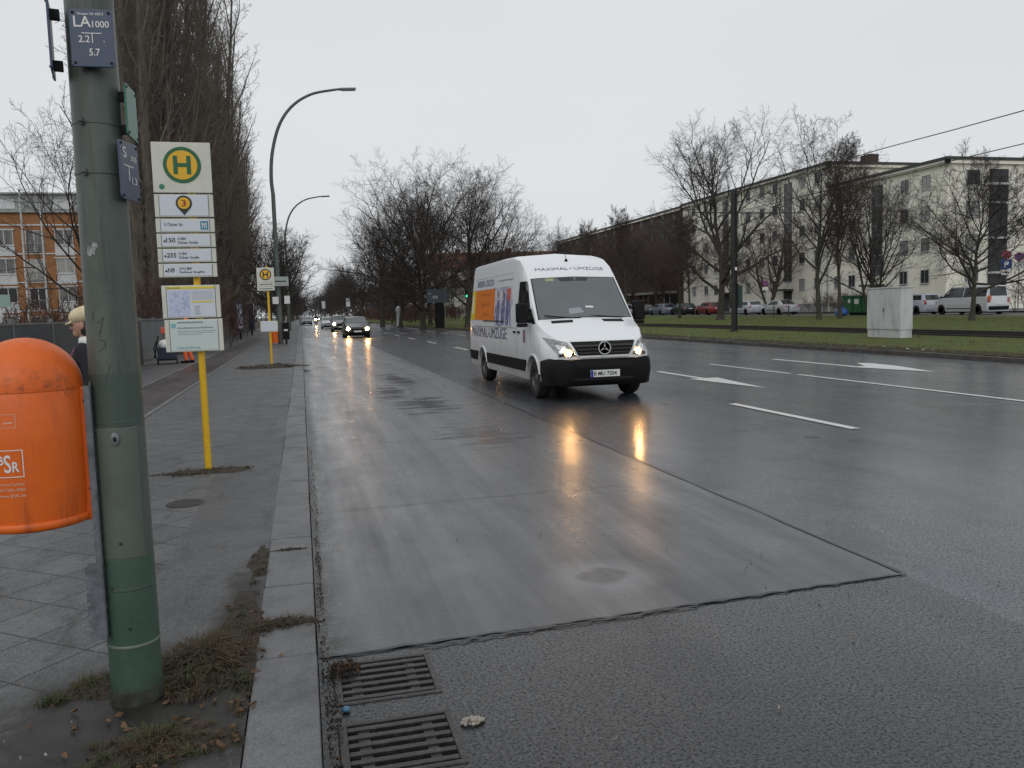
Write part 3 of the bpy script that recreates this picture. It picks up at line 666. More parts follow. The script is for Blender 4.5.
# ------------------------------------------------------------------ bus stop
def h_disc(par, x, z, r, y):
    d = MB().lathe([(0, .003), (r, .003), (r, 0)], n=40).build('emblem', M['hgreen'], par, smooth=30); d.location = (x, y, z); d.rotation_euler = (R(90), 0, 0)
    e = MB().lathe([(0, .0055), (r * .80, .0055), (r * .80, .003)], n=40)
    return d, e
t = thing('bus_stop_sign', 'tall bus stop sign with seven boards on a yellow post', 'bus stop', (-.95, 8.50, SW - .03))
MB().tube([(0, 0, 0), (0, 0, 3.1)], .032, 24).build('post', M['poleyellow'], t, smooth=40)
MB().lathe([(.05, 0), (.045, .02), (.034, .03)], n=20).build('foot', M['iron'], t, smooth=40)
XL, XR = -.325, .195; XC = (XL + XR) / 2
def board(name, z0, z1, sheetmat, inner=True, k=0):
    b = MB().bb(XL + k, XR + k, -.075, -.045, z0, z1).build(name, M['cream'], t, bevel=.004)
    if inner:
        MB().bb(XL + k + .045, XR + k - .045, -.079, -.0745, z0 + .012, z1 - .012).build('sheet', M[sheetmat], b)
        MB().bb(XL + k + .040, XL + k + .0435, -.078, -.0745, z0 + .006, z1 - .006).bb(XR + k - .0435, XR + k - .040, -.078, -.0745, z0 + .006, z1 - .006).build('groove', M['ink'], b)
    return b
F = lambda off: (lambda u, v: (u, off, v))
hb = MB().bb(XL, XR, -.075, -.045, 2.70, 3.165).build('stop_board', M['cream'], t, bevel=.004)
d, e = h_disc(hb, XC + .005, 2.955, .168, -.0755)
e.build('disc', M['hyellow'], d, smooth=30)
MB().prism([(-.078, -.085), (-.040, -.085), (-.040, -.018), (.040, -.018), (.040, -.085), (.078, -.085), (.078, .085), (.040, .085), (.040, .018), (-.040, .018), (-.040, .085), (-.078, .085)], lambda u, v: (u, v, .005), lambda u, v: (u, v, .008)).build('letter', M['hgreen'], d)
dd = MB().lathe([(0, .003), (.024, .003), (.024, 0)], n=20).build('green_dot', mat('dot_green', (.01, .20, .12), .4), hb); dd.location = (XL + .075, -.0755, 2.755); dd.rotation_euler = (R(90), 0, 0)
b = board('number_board', 2.475, 2.685, 'paper')
pin = [(0, -.088)] + [(.072 * math.sin(R(a)), .022 - .072 * math.cos(R(a))) for a in range(55, 306, 10)]
pn = MB().prism(pin, lambda u, v: (XC + u, -.079, 2.58 + v), lambda u, v: (XC + u, -.083, 2.58 + v)).build('pin', M['ink'], b)
cc = MB().lathe([(0, .003), (.054, .003), (.054, 0)], n=30).build('pin_disc', M['hyellow'], pn); cc.location = (XC, -.083, 2.602); cc.rotation_euler = (R(90), 0, 0)
m = MB(); lettering(m, '3', XC - .02, 2.572, .04, .06, F(-.0875), .02); m.build('lettering', mat('red_digit', (.30, .02, .02), .5), pn)
zt = 2.46
for k, (num, l1, l2) in enumerate(((None, 'U Osloer Str.', None), ('150', 'U-Bhf', 'Osloer Straße'), ('255', 'U-Bhf', 'Osloer Straße'), ('N9', 'S+U-Bhf', 'Rathaus Steglitz'))):
    z0 = zt - .128; b = board('line_board', z0, zt, 'paper'); b['label'] = 'line board ' + (('for line ' + num) if num else 'with the stop name and blue emblem')
    m = MB()
    if num is None:
        lettering(m, l1, XL + .075, z0 + .058, .17, .030, F(-.0805), .01); m.build('lettering', M['ink'], b)
        bl = MB().bb(XR - .125, XR - .055, -.081, -.0785, z0 + .025, z0 + .103).build('emblem', M['teal'], b)
        MB().bb(XR - .112, XR - .104, -.0825, -.081, z0 + .036, z0 + .09).bb(XR - .077, XR - .069, -.0825, -.081, z0 + .036, z0 + .09).bb(XR - .104, XR - .077, -.0825, -.081, z0 + .072, z0 + .082).bb(XR - .094, XR - .087, -.0825, -.081, z0 + .036, z0 + .072).build('mark', M['inkwhite'], bl)
    else:
        m.lathe([(0, .001), (.010, .001), (.010, 0)], (XL + .068, z0 + .058, 0), n=14); m.v = [(x, -.0805 - z, y) if abs(z) < .0011 and y > .5 else (x, y, z) for x, y, z in m.v]
        lettering(m, num, XL + .082, z0 + .044, .082 if len(num) == 3 else .06, .044, F(-.0805), .02)
        lettering(m, l1, XL + .185, z0 + .068, .075 if l1 == 'U-Bhf' else .11, .026, F(-.0805), .015); lettering(m, l2, XL + .185, z0 + .032, .18 if l2[0] == 'O' else .225, .026, F(-.0805), .015); m.build('lettering', M['ink'], b)
    zt = z0 - .012
# two timetable cases
b = board('timetable_case', 1.525, 1.835, 'paper', k=.012)
x0, x1 = XL + .057, XR - .033
MB().bb(x0, x1, -.0815, -.079, 1.800, 1.822).build('yellow_header', M['yellowprint'], b)
m = MB(); lettering(m, 'Bushaltestelle', x0 + .01, 1.806, .11, .011, F(-.083), .01); m.build('lettering', M['ink'], b)
MB().bb(x0 + .012, x0 + .20, -.0815, -.079, 1.545, 1.785).build('route_map', M['mapprint'], b)
m = MB()
for k in range(6): m.bb(x0 + .222, x1 - .015, -.081, -.079, 1.70 + k * .015, 1.701 + k * .015)
for k in range(8): m.bb(x0 + .225 + k * .024, x0 + .2262 + k * .024, -.081, -.079, 1.70, 1.775)
for k in range(5): m.bb(x0 + .24, x0 + .27 + .03 * rng.random(), -.081, -.079, 1.56 + k * .018, 1.566 + k * .018)
m.build('timetable_grid', mat('grid_print', (.25, .28, .40), .5), b)
MB().bb(x0 + .222, x1 - .015, -.0815, -.079, 1.672, 1.684).build('yellow_strip', M['yellowprint'], b)
b = board('notice_case', 1.205, 1.512, 'paper2', k=.02)
x0, x1 = XL + .065, XR - .025
MB().bb(x0 + .01, x0 + .055, -.0815, -.079, 1.435, 1.475).build('corner_print', mat('pale_teal_print', (.22, .46, .50), .5), b)
m = MB(); m.bb(x0 + .07, x0 + .30, -.0812, -.079, 1.478, 1.490)
for z, n_, h in ((1.425, 18, .016), (1.398, 24, .006), (1.382, 22, .005), (1.366, 12, .005)):
    u = x0 + .07
    for k in range(n_):
        w = .006 + .016 * rng.random(); m.bb(u, u + w, -.0808, -.079, z, z + h * (.5 + .5 * rng.random())); u += w + .004
        if u > x1 - .03: break
m.build('print_lines', mat('notice_print', (.20, .25, .27), .5), b)
m = MB(); lettering(m, 'Nachtlinie', x0 + .06, 1.232, .20, .024, F(-.081), 0); m.build('lettering', mat('teal_type', (.12, .34, .36), .5), b)
# second bus stop farther up
t = thing('bus_stop_sign', 'farther bus stop sign, yellow post with a white notice halfway down', 'bus stop', (-.92, 26.05, SW))
MB().tube([(0, 0, 0), (0, 0, 3.0)], .032, 16).build('post', M['poleyellow'], t, smooth=40)
hb = MB().bb(-.30, .20, -.07, -.045, 2.52, 2.95).build('stop_board', M['cream'], t, bevel=.004)
d, e = h_disc(hb, -.05, 2.745, .168, -.0705); e.build('disc', M['hyellow'], d, smooth=30)
d.data.materials[0] = M['ink']
MB().prism([(-.078, -.085), (-.040, -.085), (-.040, -.018), (.040, -.018), (.040, -.085), (.078, -.085), (.078, .085), (.040, .085), (.040, .018), (-.040, .018), (-.040, .085), (-.078, .085)], lambda u, v: (u, v, .005), lambda u, v: (u, v, .008)).build('letter', M['ink'], d)
for z0, z1 in ((2.40, 2.51), (2.27, 2.39)):
    b = MB().bb(-.30, .20, -.07, -.045, z0, z1).build('line_board', M['cream'], t, bevel=.004); MB().bb(-.25, .14, -.073, -.07, z0 + .045, z0 + .065).build('print_lines', M['inkblue'], b)
b = MB().bb(-.27, .23, -.075, -.045, 1.04, 1.36).build('notice_case', M['cream'], t, bevel=.004); MB().bb(-.22, .18, -.078, -.075, 1.06, 1.34).build('sheet', M['paper'], b)
# ------------------------------------------------------------------ curved lamp posts
def lamp(loc, label):
    t = thing('street_lamp', label, 'street lamp', loc, 0, 'curved lamp posts along the pavement')
    MB().lathe([(.14, 0), (.14, .9), (.125, 1.0), (.12, 3), (.105, 8)], n=20).build('post', M['lamp_green'], t, smooth=40)
    P = [(-.0, 0, 7.98), (-.05, 0, 8.9), (.08, 0, 10.2), (.5, 0, 11.6), (1.2, 0, 12.6), (2.2, 0, 13.25), (3.4, 0, 13.53), (3.75, 0, 13.57)]
    C_ = []
    for i in range(len(P) - 1):
        p0 = np.array(P[max(i - 1, 0)]); p1 = np.array(P[i]); p2 = np.array(P[i + 1]); p3 = np.array(P[min(i + 2, len(P) - 1)])
        for k in range(6):
            u = k / 6; C_.append(tuple(.5 * ((2 * p1) + (p2 - p0) * u + (2 * p0 - 5 * p1 + 4 * p2 - p3) * u * u + (3 * p1 - p0 - 3 * p2 + p3) * u ** 3)))
    C_.append(P[-1])
    MB().tube(C_, [.104 - .05 * i / len(C_) for i in range(len(C_))], 12).build('arm', M['lamp_green'], t, smooth=50)
    h = MB().box((4.15, 0, 13.60), (.9, .26, .11), ry=R(-3)).build('lamp_head', M['galv'], t, bevel=.03)
    MB().box((4.2, 0, 13.535), (.7, .2, .03), ry=R(-3)).build('diffuser', M['lens'], h)
    return t
l1 = lamp((-1.12, 46.6, SW), 'nearer tall green lamp post arching over the road')
l2 = dup(l1, (-1.15, 88, SW), R(0), 'farther lamp post, its arch showing behind the small street tree')
# things strapped to the nearer lamp post
t = thing('litter_bin', 'small orange litter bin on the far lamp post behind the second bus stop', 'litter bin', (-1.42, 46.3, .22))
MB().lathe([(.19, 0), (.19, .55), (.0, .0 + .55)], n=24).build('body', M['orange'], t, smooth=40); MB().lathe([(.19, .555), (.16, .66), (.09, .72), (0, .74)], n=24).build('dome_lid', M['orange'], t, smooth=50)
t = thing('street_name_sign', 'white street name sign angled on the lamp post above the second stop', 'sign', (-1.0, 46.4, 3.25), R(12))
MB().bb(-.42, .42, -.15, -.12, 0, .5).build('panel', mat('grey_white_panel', (.36, .40, .38), .5), t, bevel=.004); MB().bb(-.3, .3, -.156, -.15, .22, .28).build('print_lines', M['ink'], t)
pass
t = thing('notice_board', 'pair of small white plates on the lamp post under the street name sign', 'sign', (-.98, 46.4, 2.3))
MB().bb(-.45, -.14, -.15, -.13, 0, .38).build('plate', M['white'], t, bevel=.004); MB().bb(.16, .45, -.15, -.13, 0, .42).build('plate', M['white'], t, bevel=.004)
t = thing('utility_box', 'dark narrow box at the foot of the far lamp post', 'box', (-.82, 46.3, SW)); MB().bb(-.18, .18, -.12, .1, .25, 1.15).build('case', M['black'], t, bevel=.01); MB().bb(-.05, .05, -.05, .05, 0, .25).build('leg', M['black'], t); MB().bb(-.1, .1, -.125, -.12, .7, .8).build('label_plate', M['white'], t)
# ------------------------------------------------------------------ vehicles
def loft(st, wheels, zc, cx=.10, cz=.06, cap=True):
    st = np.array(sorted(st), float); ys = list(st[:, 0]); y0, y1 = ys[0], ys[-1]
    n = max(2, int((y1 - y0) / .12)); ys += list(np.linspace(y0, y1, n))
    for yw, ra in wheels:
        ys += [yw + ra * math.sin(R(a)) for a in range(-88, 89, 11)] + [yw - ra - .004, yw + ra + .004]
    ys = sorted(y for y in ys if y0 <= y <= y1); u = [ys[0]]
    for y in ys:
        if y - u[-1] > .003: u.append(y)
    ys = u; vs = []; fs = []
    for y in ys:
        zb, hs, zm, hm, zl_, hb, zt, ht, cr = [np.interp(y, st[:, 0], st[:, k]) for k in range(1, 10)]
        lip = .03
        for yw, ra in wheels:
            if abs(y - yw) < ra:
                a = zc + math.sqrt(ra * ra - (y - yw) ** 2)
                if a > zb: zb = a; lip = .004
        zm = max(zm, zb + .05); zl_ = max(zl_, zm + .05)
        z5 = max(zt - cz, zl_ + .008); z6 = z5 + (zt - z5) * .68
        h = [(0, zb), (hs - .07, zb), (hs if lip > .01 else max(hs, hm - .004), zb + lip), (hm, zm), (hb, zl_), (ht, z5), (ht - .28 * cx, z6), (ht - cx, zt), (0, zt + cr)]
        vs += [(x, y, z) for x, z in h] + [(-x, y, z) for x, z in h[7:0:-1]]
    m = 16
    for i in range(len(ys) - 1):
        for k in range(m): fs.append((i * m + k, i * m + (k + 1) % m, (i + 1) * m + (k + 1) % m, (i + 1) * m + k))
    if cap: fs += [tuple(range(m)), tuple((len(ys) - 1) * m + k for k in range(m))]
    return MB().add(vs, fs)
def bvh_of(mb): return BVHTree.FromPolygons([Vector(v) for v in mb.v], mb.f)
def patch(bvh, c, d, n=6, m=6, off=.006, th=.012, mb=None):
    """bilinear quad c (4 corners, counter-clockwise) cast along d onto the body and given a thickness"""
    mb = mb or MB(); c = [Vector(p) for p in c]; d = Vector(d).normalized(); top = []; bot = []; last = None
    for j in range(m + 1):
        for i in range(n + 1):
            a, b = i / n, j / m
            p = c[0] * (1 - a) * (1 - b) + c[1] * a * (1 - b) + c[2] * a * b + c[3] * (1 - a) * b
            h = bvh.ray_cast(p - d * 1.5, d, 4)
            if h[0] is not None:
                nn = h[1] if h[1].dot(d) < 0 else -h[1]; q = h[0] - d * 0; last = (h[0] - p).dot(d)
                top.append(q - d * off); bot.append(q + d * (th - off))
            else:
                q = p + d * (last if last is not None else 0); top.append(q - d * off); bot.append(q + d * (th - off))
    W = n + 1; k = len(top); fs = []
    for j in range(m):
        for i in range(n): fs += [(j * W + i, j * W + i + 1, (j + 1) * W + i + 1, (j + 1) * W + i), (k + j * W + i, k + (j + 1) * W + i, k + (j + 1) * W + i + 1, k + j * W + i + 1)]
    for i in range(n): fs.append((i, k + i, k + i + 1, i + 1)); a = m * W; fs.append((a + i, a + i + 1, k + a + i + 1, k + a + i))
    for j in range(m): fs.append((j * W, (j + 1) * W, k + (j + 1) * W, k + j * W)); fs.append((j * W + n, k + j * W + n, k + (j + 1) * W + n, (j + 1) * W + n))
    return mb.add(top + bot, fs)
def cast_text(bvh, s_, c0, ux, uy, d, u0, v0, w, h, off=.004, bold=.0, mb=None):
    mb = mb or MB(); c0, ux, uy, d = Vector(c0), Vector(ux), Vector(uy), Vector(d).normalized()
    def fn(u, v):
        p = c0 + ux * u + uy * v; hh = bvh.ray_cast(p - d * 1.5, d, 4)
        return (hh[0] if hh[0] is not None else p) - d * off
    lettering(mb, s_, u0, v0, w, h, fn, bold); return mb
def wheel(par, x, y, r, wid, side, style='alloy', n=28):
    w = bpy.data.objects.new('wheel', None); COL.objects.link(w); w.parent = par; w.location = (x, y, r); w.empty_display_size = .1
    b = r * .64
    MB().lathe([(b, -wid / 2), (r * .93, -wid / 2), (r, -wid * .32), (r, wid * .32), (r * .93, wid / 2), (b, wid / 2), (b, -wid / 2)], n=n, axis='X').build('tyre', M['tyre'], w, smooth=40)
    s_ = side; m = MB().lathe([(b, -s_ * wid * .4), (b, s_ * wid * .46), (b * .92, s_ * wid * .47), (b * .88, s_ * wid * .30), (b * .5, s_ * wid * .26), (b * .3, s_ * wid * .40), (0.001, s_ * wid * .42)], n=n, axis='X')
    if style == 'alloy':
        for k in range(5):
            a = 2 * math.pi * k / 5; m.box((s_ * wid * .36, b * .55 * math.cos(a), b * .55 * math.sin(a)), (wid * .12, b * .78, b * .2), rx=a)
    else:
        for k in range(10):
            a = 2 * math.pi * k / 10; m.lathe([(b * .06, s_ * wid * .27), (b * .06, s_ * wid * .30), (0.001, s_ * wid * .30)], (0, b * .7 * math.cos(a), b * .7 * math.sin(a)), 8, 'X')
    m.build('rim', M['rim'] if style == 'alloy' else M['rimdark'], w, smooth=35)
    return w
KIND = {  # hood height at the nose, cowl, windscreen top, roof end, foot of the rear window
    'hatch':  dict(zf=.74, yc=.23, zc=1.0, yw=.06, zw=1.40, yr=-.385, dr=.08, yg=-.475, zg=1.0),
    'estate': dict(zf=.74, yc=.24, zc=.98, yw=.08, zw=1.38, yr=-.43, dr=.07, yg=-.485, zg=.98),
    'sedan':  dict(zf=.74, yc=.23, zc=.97, yw=.07, zw=1.36, yr=-.24, dr=.06, yg=-.38, zg=1.0),
    'mpv':    dict(zf=.86, yc=.28, zc=1.08, yw=.12, zw=1.52, yr=-.42, dr=.08, yg=-.485, zg=1.02),
    'van':    dict(zf=.98, yc=.36, zc=1.20, yw=.20, zw=1.84, yr=-.475, dr=.04, yg=-.492, zg=1.18),
}
def car(name, label, loc, rz, kind, col, L, W, H, group=None, lit=False, plate=True, cat='car'):
    k = KIND[kind]; t = thing(name, label, cat, loc, rz, group)
    zf, zc, zw, zg = k['zf'], k['zc'], H - .07, k['zg']; yc, yw, yr, yg = (k[q] * L for q in ('yc', 'yw', 'yr', 'yg')); zr = H - k['dr']
    h = L / 2; r = .33 if kind == 'van' else .31; ra = r + .06; wy = (.5 * L - .86, -.5 * L + (1.0 if kind in ('sedan', 'estate') else .82))
    st = [(h, .32, .36 * W, .46, .40 * W, .58, .39 * W, zf - .10, .33 * W, .01), (h - .10, .22, .43 * W, .46, .47 * W, .62, .455 * W, zf, .41 * W, .02),
          (h - .5, .19, .465 * W, .5, .495 * W, zf - .05, .475 * W, zf + .10, .43 * W, .03), (yc, .19, .475 * W, .52, .5 * W, zc - .08, .487 * W, zc, .45 * W, .03),
          (yw, .19, .475 * W, .52, .5 * W, zc - .07, .49 * W, zw, .385 * W, .02), ((yw + yr) / 2, .19, .475 * W, .52, .5 * W, zc - .05, .49 * W, H - .015, .39 * W, .015),
          (yr, .19, .47 * W, .52, .495 * W, zc - .03, .48 * W, zr, .38 * W, .015), (yg, .21, .455 * W, .52, .485 * W, zg - .08, .468 * W, zg, .435 * W, .01),
          (-h + .06 if yg > -h + .08 else yg - .005, .25, .44 * W, .5, .47 * W, zg - .18, .455 * W, zg - .05, .42 * W, .01), (-h, .34, .40 * W, .48, .43 * W, .64, .43 * W, zg - .14, .39 * W, .005)]
    mb = loft(st, [(y, ra) for y in wy], r, .07, .05); bv = bvh_of(mb)
    body = mb.build('body', M[col], t, smooth=32)
    MB().bb(-.43 * W, .43 * W, -h + .3, h - .3, .15, .24).build('underbody', M['black'], t)
    for sx in (-1, 1):
        for y in wy:
            wheel(t, sx * (.5 * W - .115), y, r, .2, sx, n=20)
    ym = (yc * .35 + yr * .65) * .5 + .12; wb = zc - .01; wt = H - .13; e = yr + .02
    for sx in (-1, 1):
        m = MB(); d = (-sx, 0, 0); X = sx * W
        patch(bv, [(X, yc - .16, wb), (X, ym, wb), (X, ym, wt), (X, yw - .10, wt)], d, 5, 3, .006, .012, m)
        m.build('side_window', M['glass'], t, smooth=30); m = MB()
        e2 = e if kind in ('hatch', 'sedan', 'mpv') else (ym + yr) * .5
        patch(bv, [(X, ym - .07, wb), (X, e2 + .02, wb + .02), (X, e2 + (.14 if kind != 'van' else .02), wt - .02), (X, ym - .07, wt)], d, 5, 3, .006, .012, m)
        m.build('side_window', M['glass'], t, smooth=30)
        if kind in ('estate', 'van'):
            m = MB(); patch(bv, [(X, e2 - .05, wb + .02), (X, yr + .02, wb + .03), (X, yr + (.16 if kind == 'estate' else .06), wt - .02), (X, e2 - .05, wt - .01)], d, 5, 3, .006, .012, m); m.build('side_window', M['glass'], t, smooth=30)
        mr = MB(); mr.box((sx * (.5 * W + .07), yc - .22, zc + .03), (.17, .10, .13)); mr.box((sx * (.5 * W - .02), yc - .2, zc - .02), (.08, .05, .05)); mr.build('mirror', M[col] if kind != 'van' else M['black'], t, bevel=.02)
        for yy in (ym + .12, (yr + ym) / 2 - .05): MB().bb(sx * .497 * W - .01, sx * .497 * W + .012, yy - .08, yy + .08, zc - .16, zc - .135).build('door_handle', M[col], t, bevel=.005)
        MB().bb(sx * .498 * W - .006, sx * .498 * W + .008, -.5 * L + 1.32, .5 * L - 1.35, .40, .45).build('side_moulding', M['black'], t, bevel=.003)
        hl = patch(bv, [(sx * .24 * W, h, zf - .20), (sx * .455 * W, h, zf - .18), (sx * .455 * W, h, zf - .02), (sx * .27 * W, h, zf - .07)], (0, -1, 0), 6, 4, .006, .03).build('headlight', M['lens'], t, smooth=40)
        if lit:
            b = MB().lathe([(0, .016), (.10, .010), (.11, -.05)], (0, 0, 0), 18, 'Y').build('lit_lamp', M['headlamp'], hl, smooth=50); b.location = (sx * .36 * W, h + .005, zf - .11)
        tz0, tz1 = (.74, zc - .02) if kind != 'van' else (.80, 1.12)
        patch(bv, [(sx * .31 * W if kind == 'sedan' else sx * .36 * W, -h, tz0), (sx * .47 * W, -h, tz0), (sx * .47 * W, -h, tz1), (sx * .36 * W, -h, tz1)], (0, 1, 0), 5, 5, .008, .03).build('tail_light', M['taillamp'], t, smooth=40)
    def nrm(c):
        a, b, c_, d_ = [Vector(p) for p in c]; return (b - a).cross(d_ - a)
    c = [(-.40 * W, yc - .04, zc + .05), (.40 * W, yc - .04, zc + .05), (.335 * W, yw + .02, zw - .03), (-.335 * W, yw + .02, zw - .03)]
    n_ = nrm(c).normalized(); n_ = n_ if n_.y > 0 else -n_
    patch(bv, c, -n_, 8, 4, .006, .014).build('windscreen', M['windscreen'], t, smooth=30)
    c = [(-.37 * W, yg - .0, zg + .06), (.37 * W, yg - .0, zg + .06), (.325 * W, yr, zr - .08), (-.325 * W, yr, zr - .08)]
    n_ = nrm(c).normalized(); n_ = n_ if n_.y < 0 else -n_
    patch(bv, c, -n_, 8, 4, .006, .014).build('rear_window', M['glass'], t, smooth=30)
    patch(bv, [(-.42 * W, h, .25), (.42 * W, h, .25), (.42 * W, h, .42), (-.42 * W, h, .42)], (0, -1, 0), 10, 3, .014, .03).build('front_bumper', M['black'] if not lit else M['black'], t, smooth=35)
    patch(bv, [(-.22 * W, h, .50), (.22 * W, h, .50), (.23 * W, h, zf - .10), (-.23 * W, h, zf - .10)], (0, -1, 0), 6, 3, .008, .03).build('grille', M['black'], t, smooth=35)
    patch(bv, [(-.42 * W, -h, .30), (.42 * W, -h, .30), (.43 * W, -h, .55), (-.43 * W, -h, .55)], (0, 1, 0), 10, 3, .02, .03).build('rear_bumper', M[col] if kind != 'van' else M['black'], t, smooth=35)
    for s_, y_, z_ in ((1, h + .022, .46), (-1, -h - .012, .78 if kind != 'van' else .72)):
        MB().bb(-.26, .26, y_ - .012, y_ + .012, z_ - .055, z_ + .055).build('number_plate', M['plate'], t)
    return t
# ---- the white moving van
V = thing('delivery_van', 'white high roof moving van with lit headlights and orange advert on its side', 'van', (5.08, 14.59 + 2.1625, 0), math.pi)
h = 3.17
st = [(3.17, .50, .60, .62, .66, .78, .66, .96, .55, .02), (3.08, .40, .80, .60, .86, .80, .85, 1.06, .75, .03), (2.92, .30, .92, .62, .95, .85, .93, 1.14, .83, .04),
      (2.60, .28, .965, .64, .995, 1.02, .985, 1.27, .94, .05), (2.28, .28, .97, .66, 1.0, 1.20, .995, 1.40, .975, .05), (1.95, .28, .97, .66, 1.003, 1.27, .998, 1.755, .95, .05),
      (1.46, .28, .97, .66, 1.003, 1.30, 1.0, 2.29, .905, .05), (1.25, .28, .97, .66, 1.003, 1.33, 1.0, 2.46, .90, .05), (.95, .28, .97, .66, 1.003, 1.35, 1.0, 2.61, .895, .05),
      (.45, .28, .97, .66, 1.003, 1.35, 1.0, 2.69, .89, .05), (-.5, .28, .97, .66, 1.003, 1.35, 1.0, 2.71, .89, .05), (-3.3, .28, .97, .66, 1.003, 1.35, 1.0, 2.70, .89, .05),
      (-3.62, .30, .955, .66, .99, 1.35, .98, 2.65, .835, .06), (-3.76, .34, .94, .66, .97, 1.35, .955, 2.55, .80, .04), (-3.785, .36, .92, .66, .95, 1.35, .935, 2.48, .77, .03)]
WY = (2.1625, -2.1625); wr = .345
mb = loft(st, [(y, wr + .085) for y in WY], wr, .10, .12); vb = bvh_of(mb)
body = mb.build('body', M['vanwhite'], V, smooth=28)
# dark front bumper in one shell round the nose
bst = [(3.215, .36, .55, .50, .62, .66, .62, .735, .58, .0), (3.12, .27, .82, .50, .885, .67, .875, .75, .84, .0), (2.94, .25, .945, .50, .975, .68, .968, .765, .94, .0), (2.62, .25, .975, .50, 1.003, .68, .998, .775, .975, .0)]
bmp = loft(bst, [(WY[0], wr + .085)], wr, .03, .02); bvb = bvh_of(bmp); bmp = bmp.build('front_bumper', M['black'], V, smooth=30)
patch(bvb, [(-.52, h, .33), (.52, h, .33), (.56, h, .42), (-.56, h, .42)], (0, -1, 0), 10, 2, .004, .02).build('air_intake', M['blackrough'], bmp)
patch(bvb, [(-.50, h, .60), (.50, h, .60), (.54, h, .70), (-.54, h, .70)], (0, -1, 0), 10, 2, .004, .02).build('upper_intake', M['blackrough'], bmp)
MB().bb(-.85, .85, -3.3, 2.6, .27, .34).build('underbody', M['black'], V)
for sx in (-1, 1):
    for i, y in enumerate(WY): wheel(V, sx * .862, y, wr, .235, sx, 'steel', 36)
    X = sx * 1.4; d = (-sx, 0, 0)
    for a, b in ((1.70, -1.70), (-2.63, -3.70)):
        patch(vb, [(X, a, .46), (X, b, .46), (X, b, .68), (X, a, .68)], d, 12, 2, .022, .03).build('side_cladding', M['black'], V, bevel=.006)
    # rounded white lip above the arch
    for y in WY:
        ra = wr + .085; m = MB(); P = []
        for a in range(-75, 76, 10): P.append((sx * 1.0, y + (ra + .022) * math.sin(R(a)), wr + (ra + .022) * math.cos(R(a))))
        m.tube(P, .026, 8).build('arch_lip', M['vanwhite'], V, smooth=60)
    # cab door: dark window, seam, handle
    dw = patch(vb, [(X, 2.06, 1.40), (X, 1.05, 1.40), (X, 1.10, 2.16), (X, 1.55, 2.16)], d, 7, 5, .006, .014).build('door_window', M['glass'], V, smooth=30)
    patch(vb, [(X, 2.24, 1.36), (X, 2.08, 1.36), (X, 1.90, 1.62), (X, 1.96, 1.62)], d, 3, 3, .008, .014).build('quarter_trim', M['black'], V, smooth=30)
    m = MB()
    for a, b in (((1.02, .72), (1.02, 2.24)), ((2.02, .90), (2.02, 1.32)), ((-.35, .72), (-.35, 2.24)), ((-3.55, .72), (-3.55, 2.3))):
        patch(vb, [(X, a[0] + .005, a[1]), (X, a[0] - .005, a[1]), (X, b[0] - .005, b[1]), (X, b[0] + .005, b[1])], d, 1, 8, .002, .006, m)
    patch(vb, [(X, 1.0, 1.262), (X, -3.5, 1.262), (X, -3.5, 1.275), (X, 1.0, 1.275)], d, 10, 1, .002, .006, m)
    for a, b, c_, e_ in ((.55, -3.45, 2.36, 2.366), (.55, -3.45, 2.10, 2.106)): patch(vb, [(X, a, c_), (X, b, c_), (X, b, e_), (X, a, e_)], d, 10, 1, .002, .006, m)
    m.build('panel_seam', mat('seam_shadow_%s' % ('r' if sx > 0 else 'l'), (.22, .22, .22), .6), V)
    for y in (1.18, .86):
        MB().box((sx * 1.0, y, 1.19), (.035, .16, .045)).box((sx * .992, y, 1.215), (.012, .12, .08)).build('door_handle', M['black'], V, bevel=.008)
    # mirror
    mr = MB(); mr.box((sx * 1.15, 2.02, 1.56), (.22, .13, .36)); mr.box((sx * 1.15, 2.02, 1.34), (.20, .12, .07)); mr.tube([(sx * .96, 1.98, 1.40), (sx * 1.06, 2.0, 1.42), (sx * 1.14, 2.02, 1.46)], .035, 10).tube([(sx * .95, 1.92, 1.62), (sx * 1.10, 2.0, 1.60)], .028, 10)
    mr = mr.build('mirror', M['black'], V, bevel=.035, smooth=40)
    # headlight and its lit lamp
    hl = patch(vb, [(sx * .50, h, .80), (sx * .80, h, .775), (sx * .955, h, 1.13), (sx * .66, h, 1.04)], (0, -1, 0), 8, 8, .010, .03).build('headlight', M['lens'], V, smooth=40)
    patch(vb, [(sx * .60, h, .86), (sx * .78, h, .86), (sx * .82, h, 1.0), (sx * .68, h, .97)], (0, -1, 0), 4, 4, .013, .02).build('reflector', M['chrome'], hl, smooth=40)
    patch(vb, [(sx * .54, h, .81), (sx * .79, h, .79), (sx * .81, h, .83), (sx * .545, h, .855)], (0, -1, 0), 4, 2, .012, .02).build('lens_trim', M['black'], hl, smooth=40)
    hp = vb.ray_cast(Vector((sx * .64, 5, .845)), Vector((0, -1, 0)), 4)[0]
    b = MB().lathe([(0, .012), (.075, .008), (.08, -.06)], (0, 0, 0), 20, 'Y').build('lit_bowl', M['warmlamp'], hl, smooth=50); b.location = (sx * .64, hp.y + .012, .845)
    e = MB().lathe([(0, .022), (.043, .018), (.048, -.02)], (0, 0, 0), 20, 'Y').build('lit_lamp', M['headlamp'], hl, smooth=50); e.location = (sx * .64, hp.y + .012, .845)
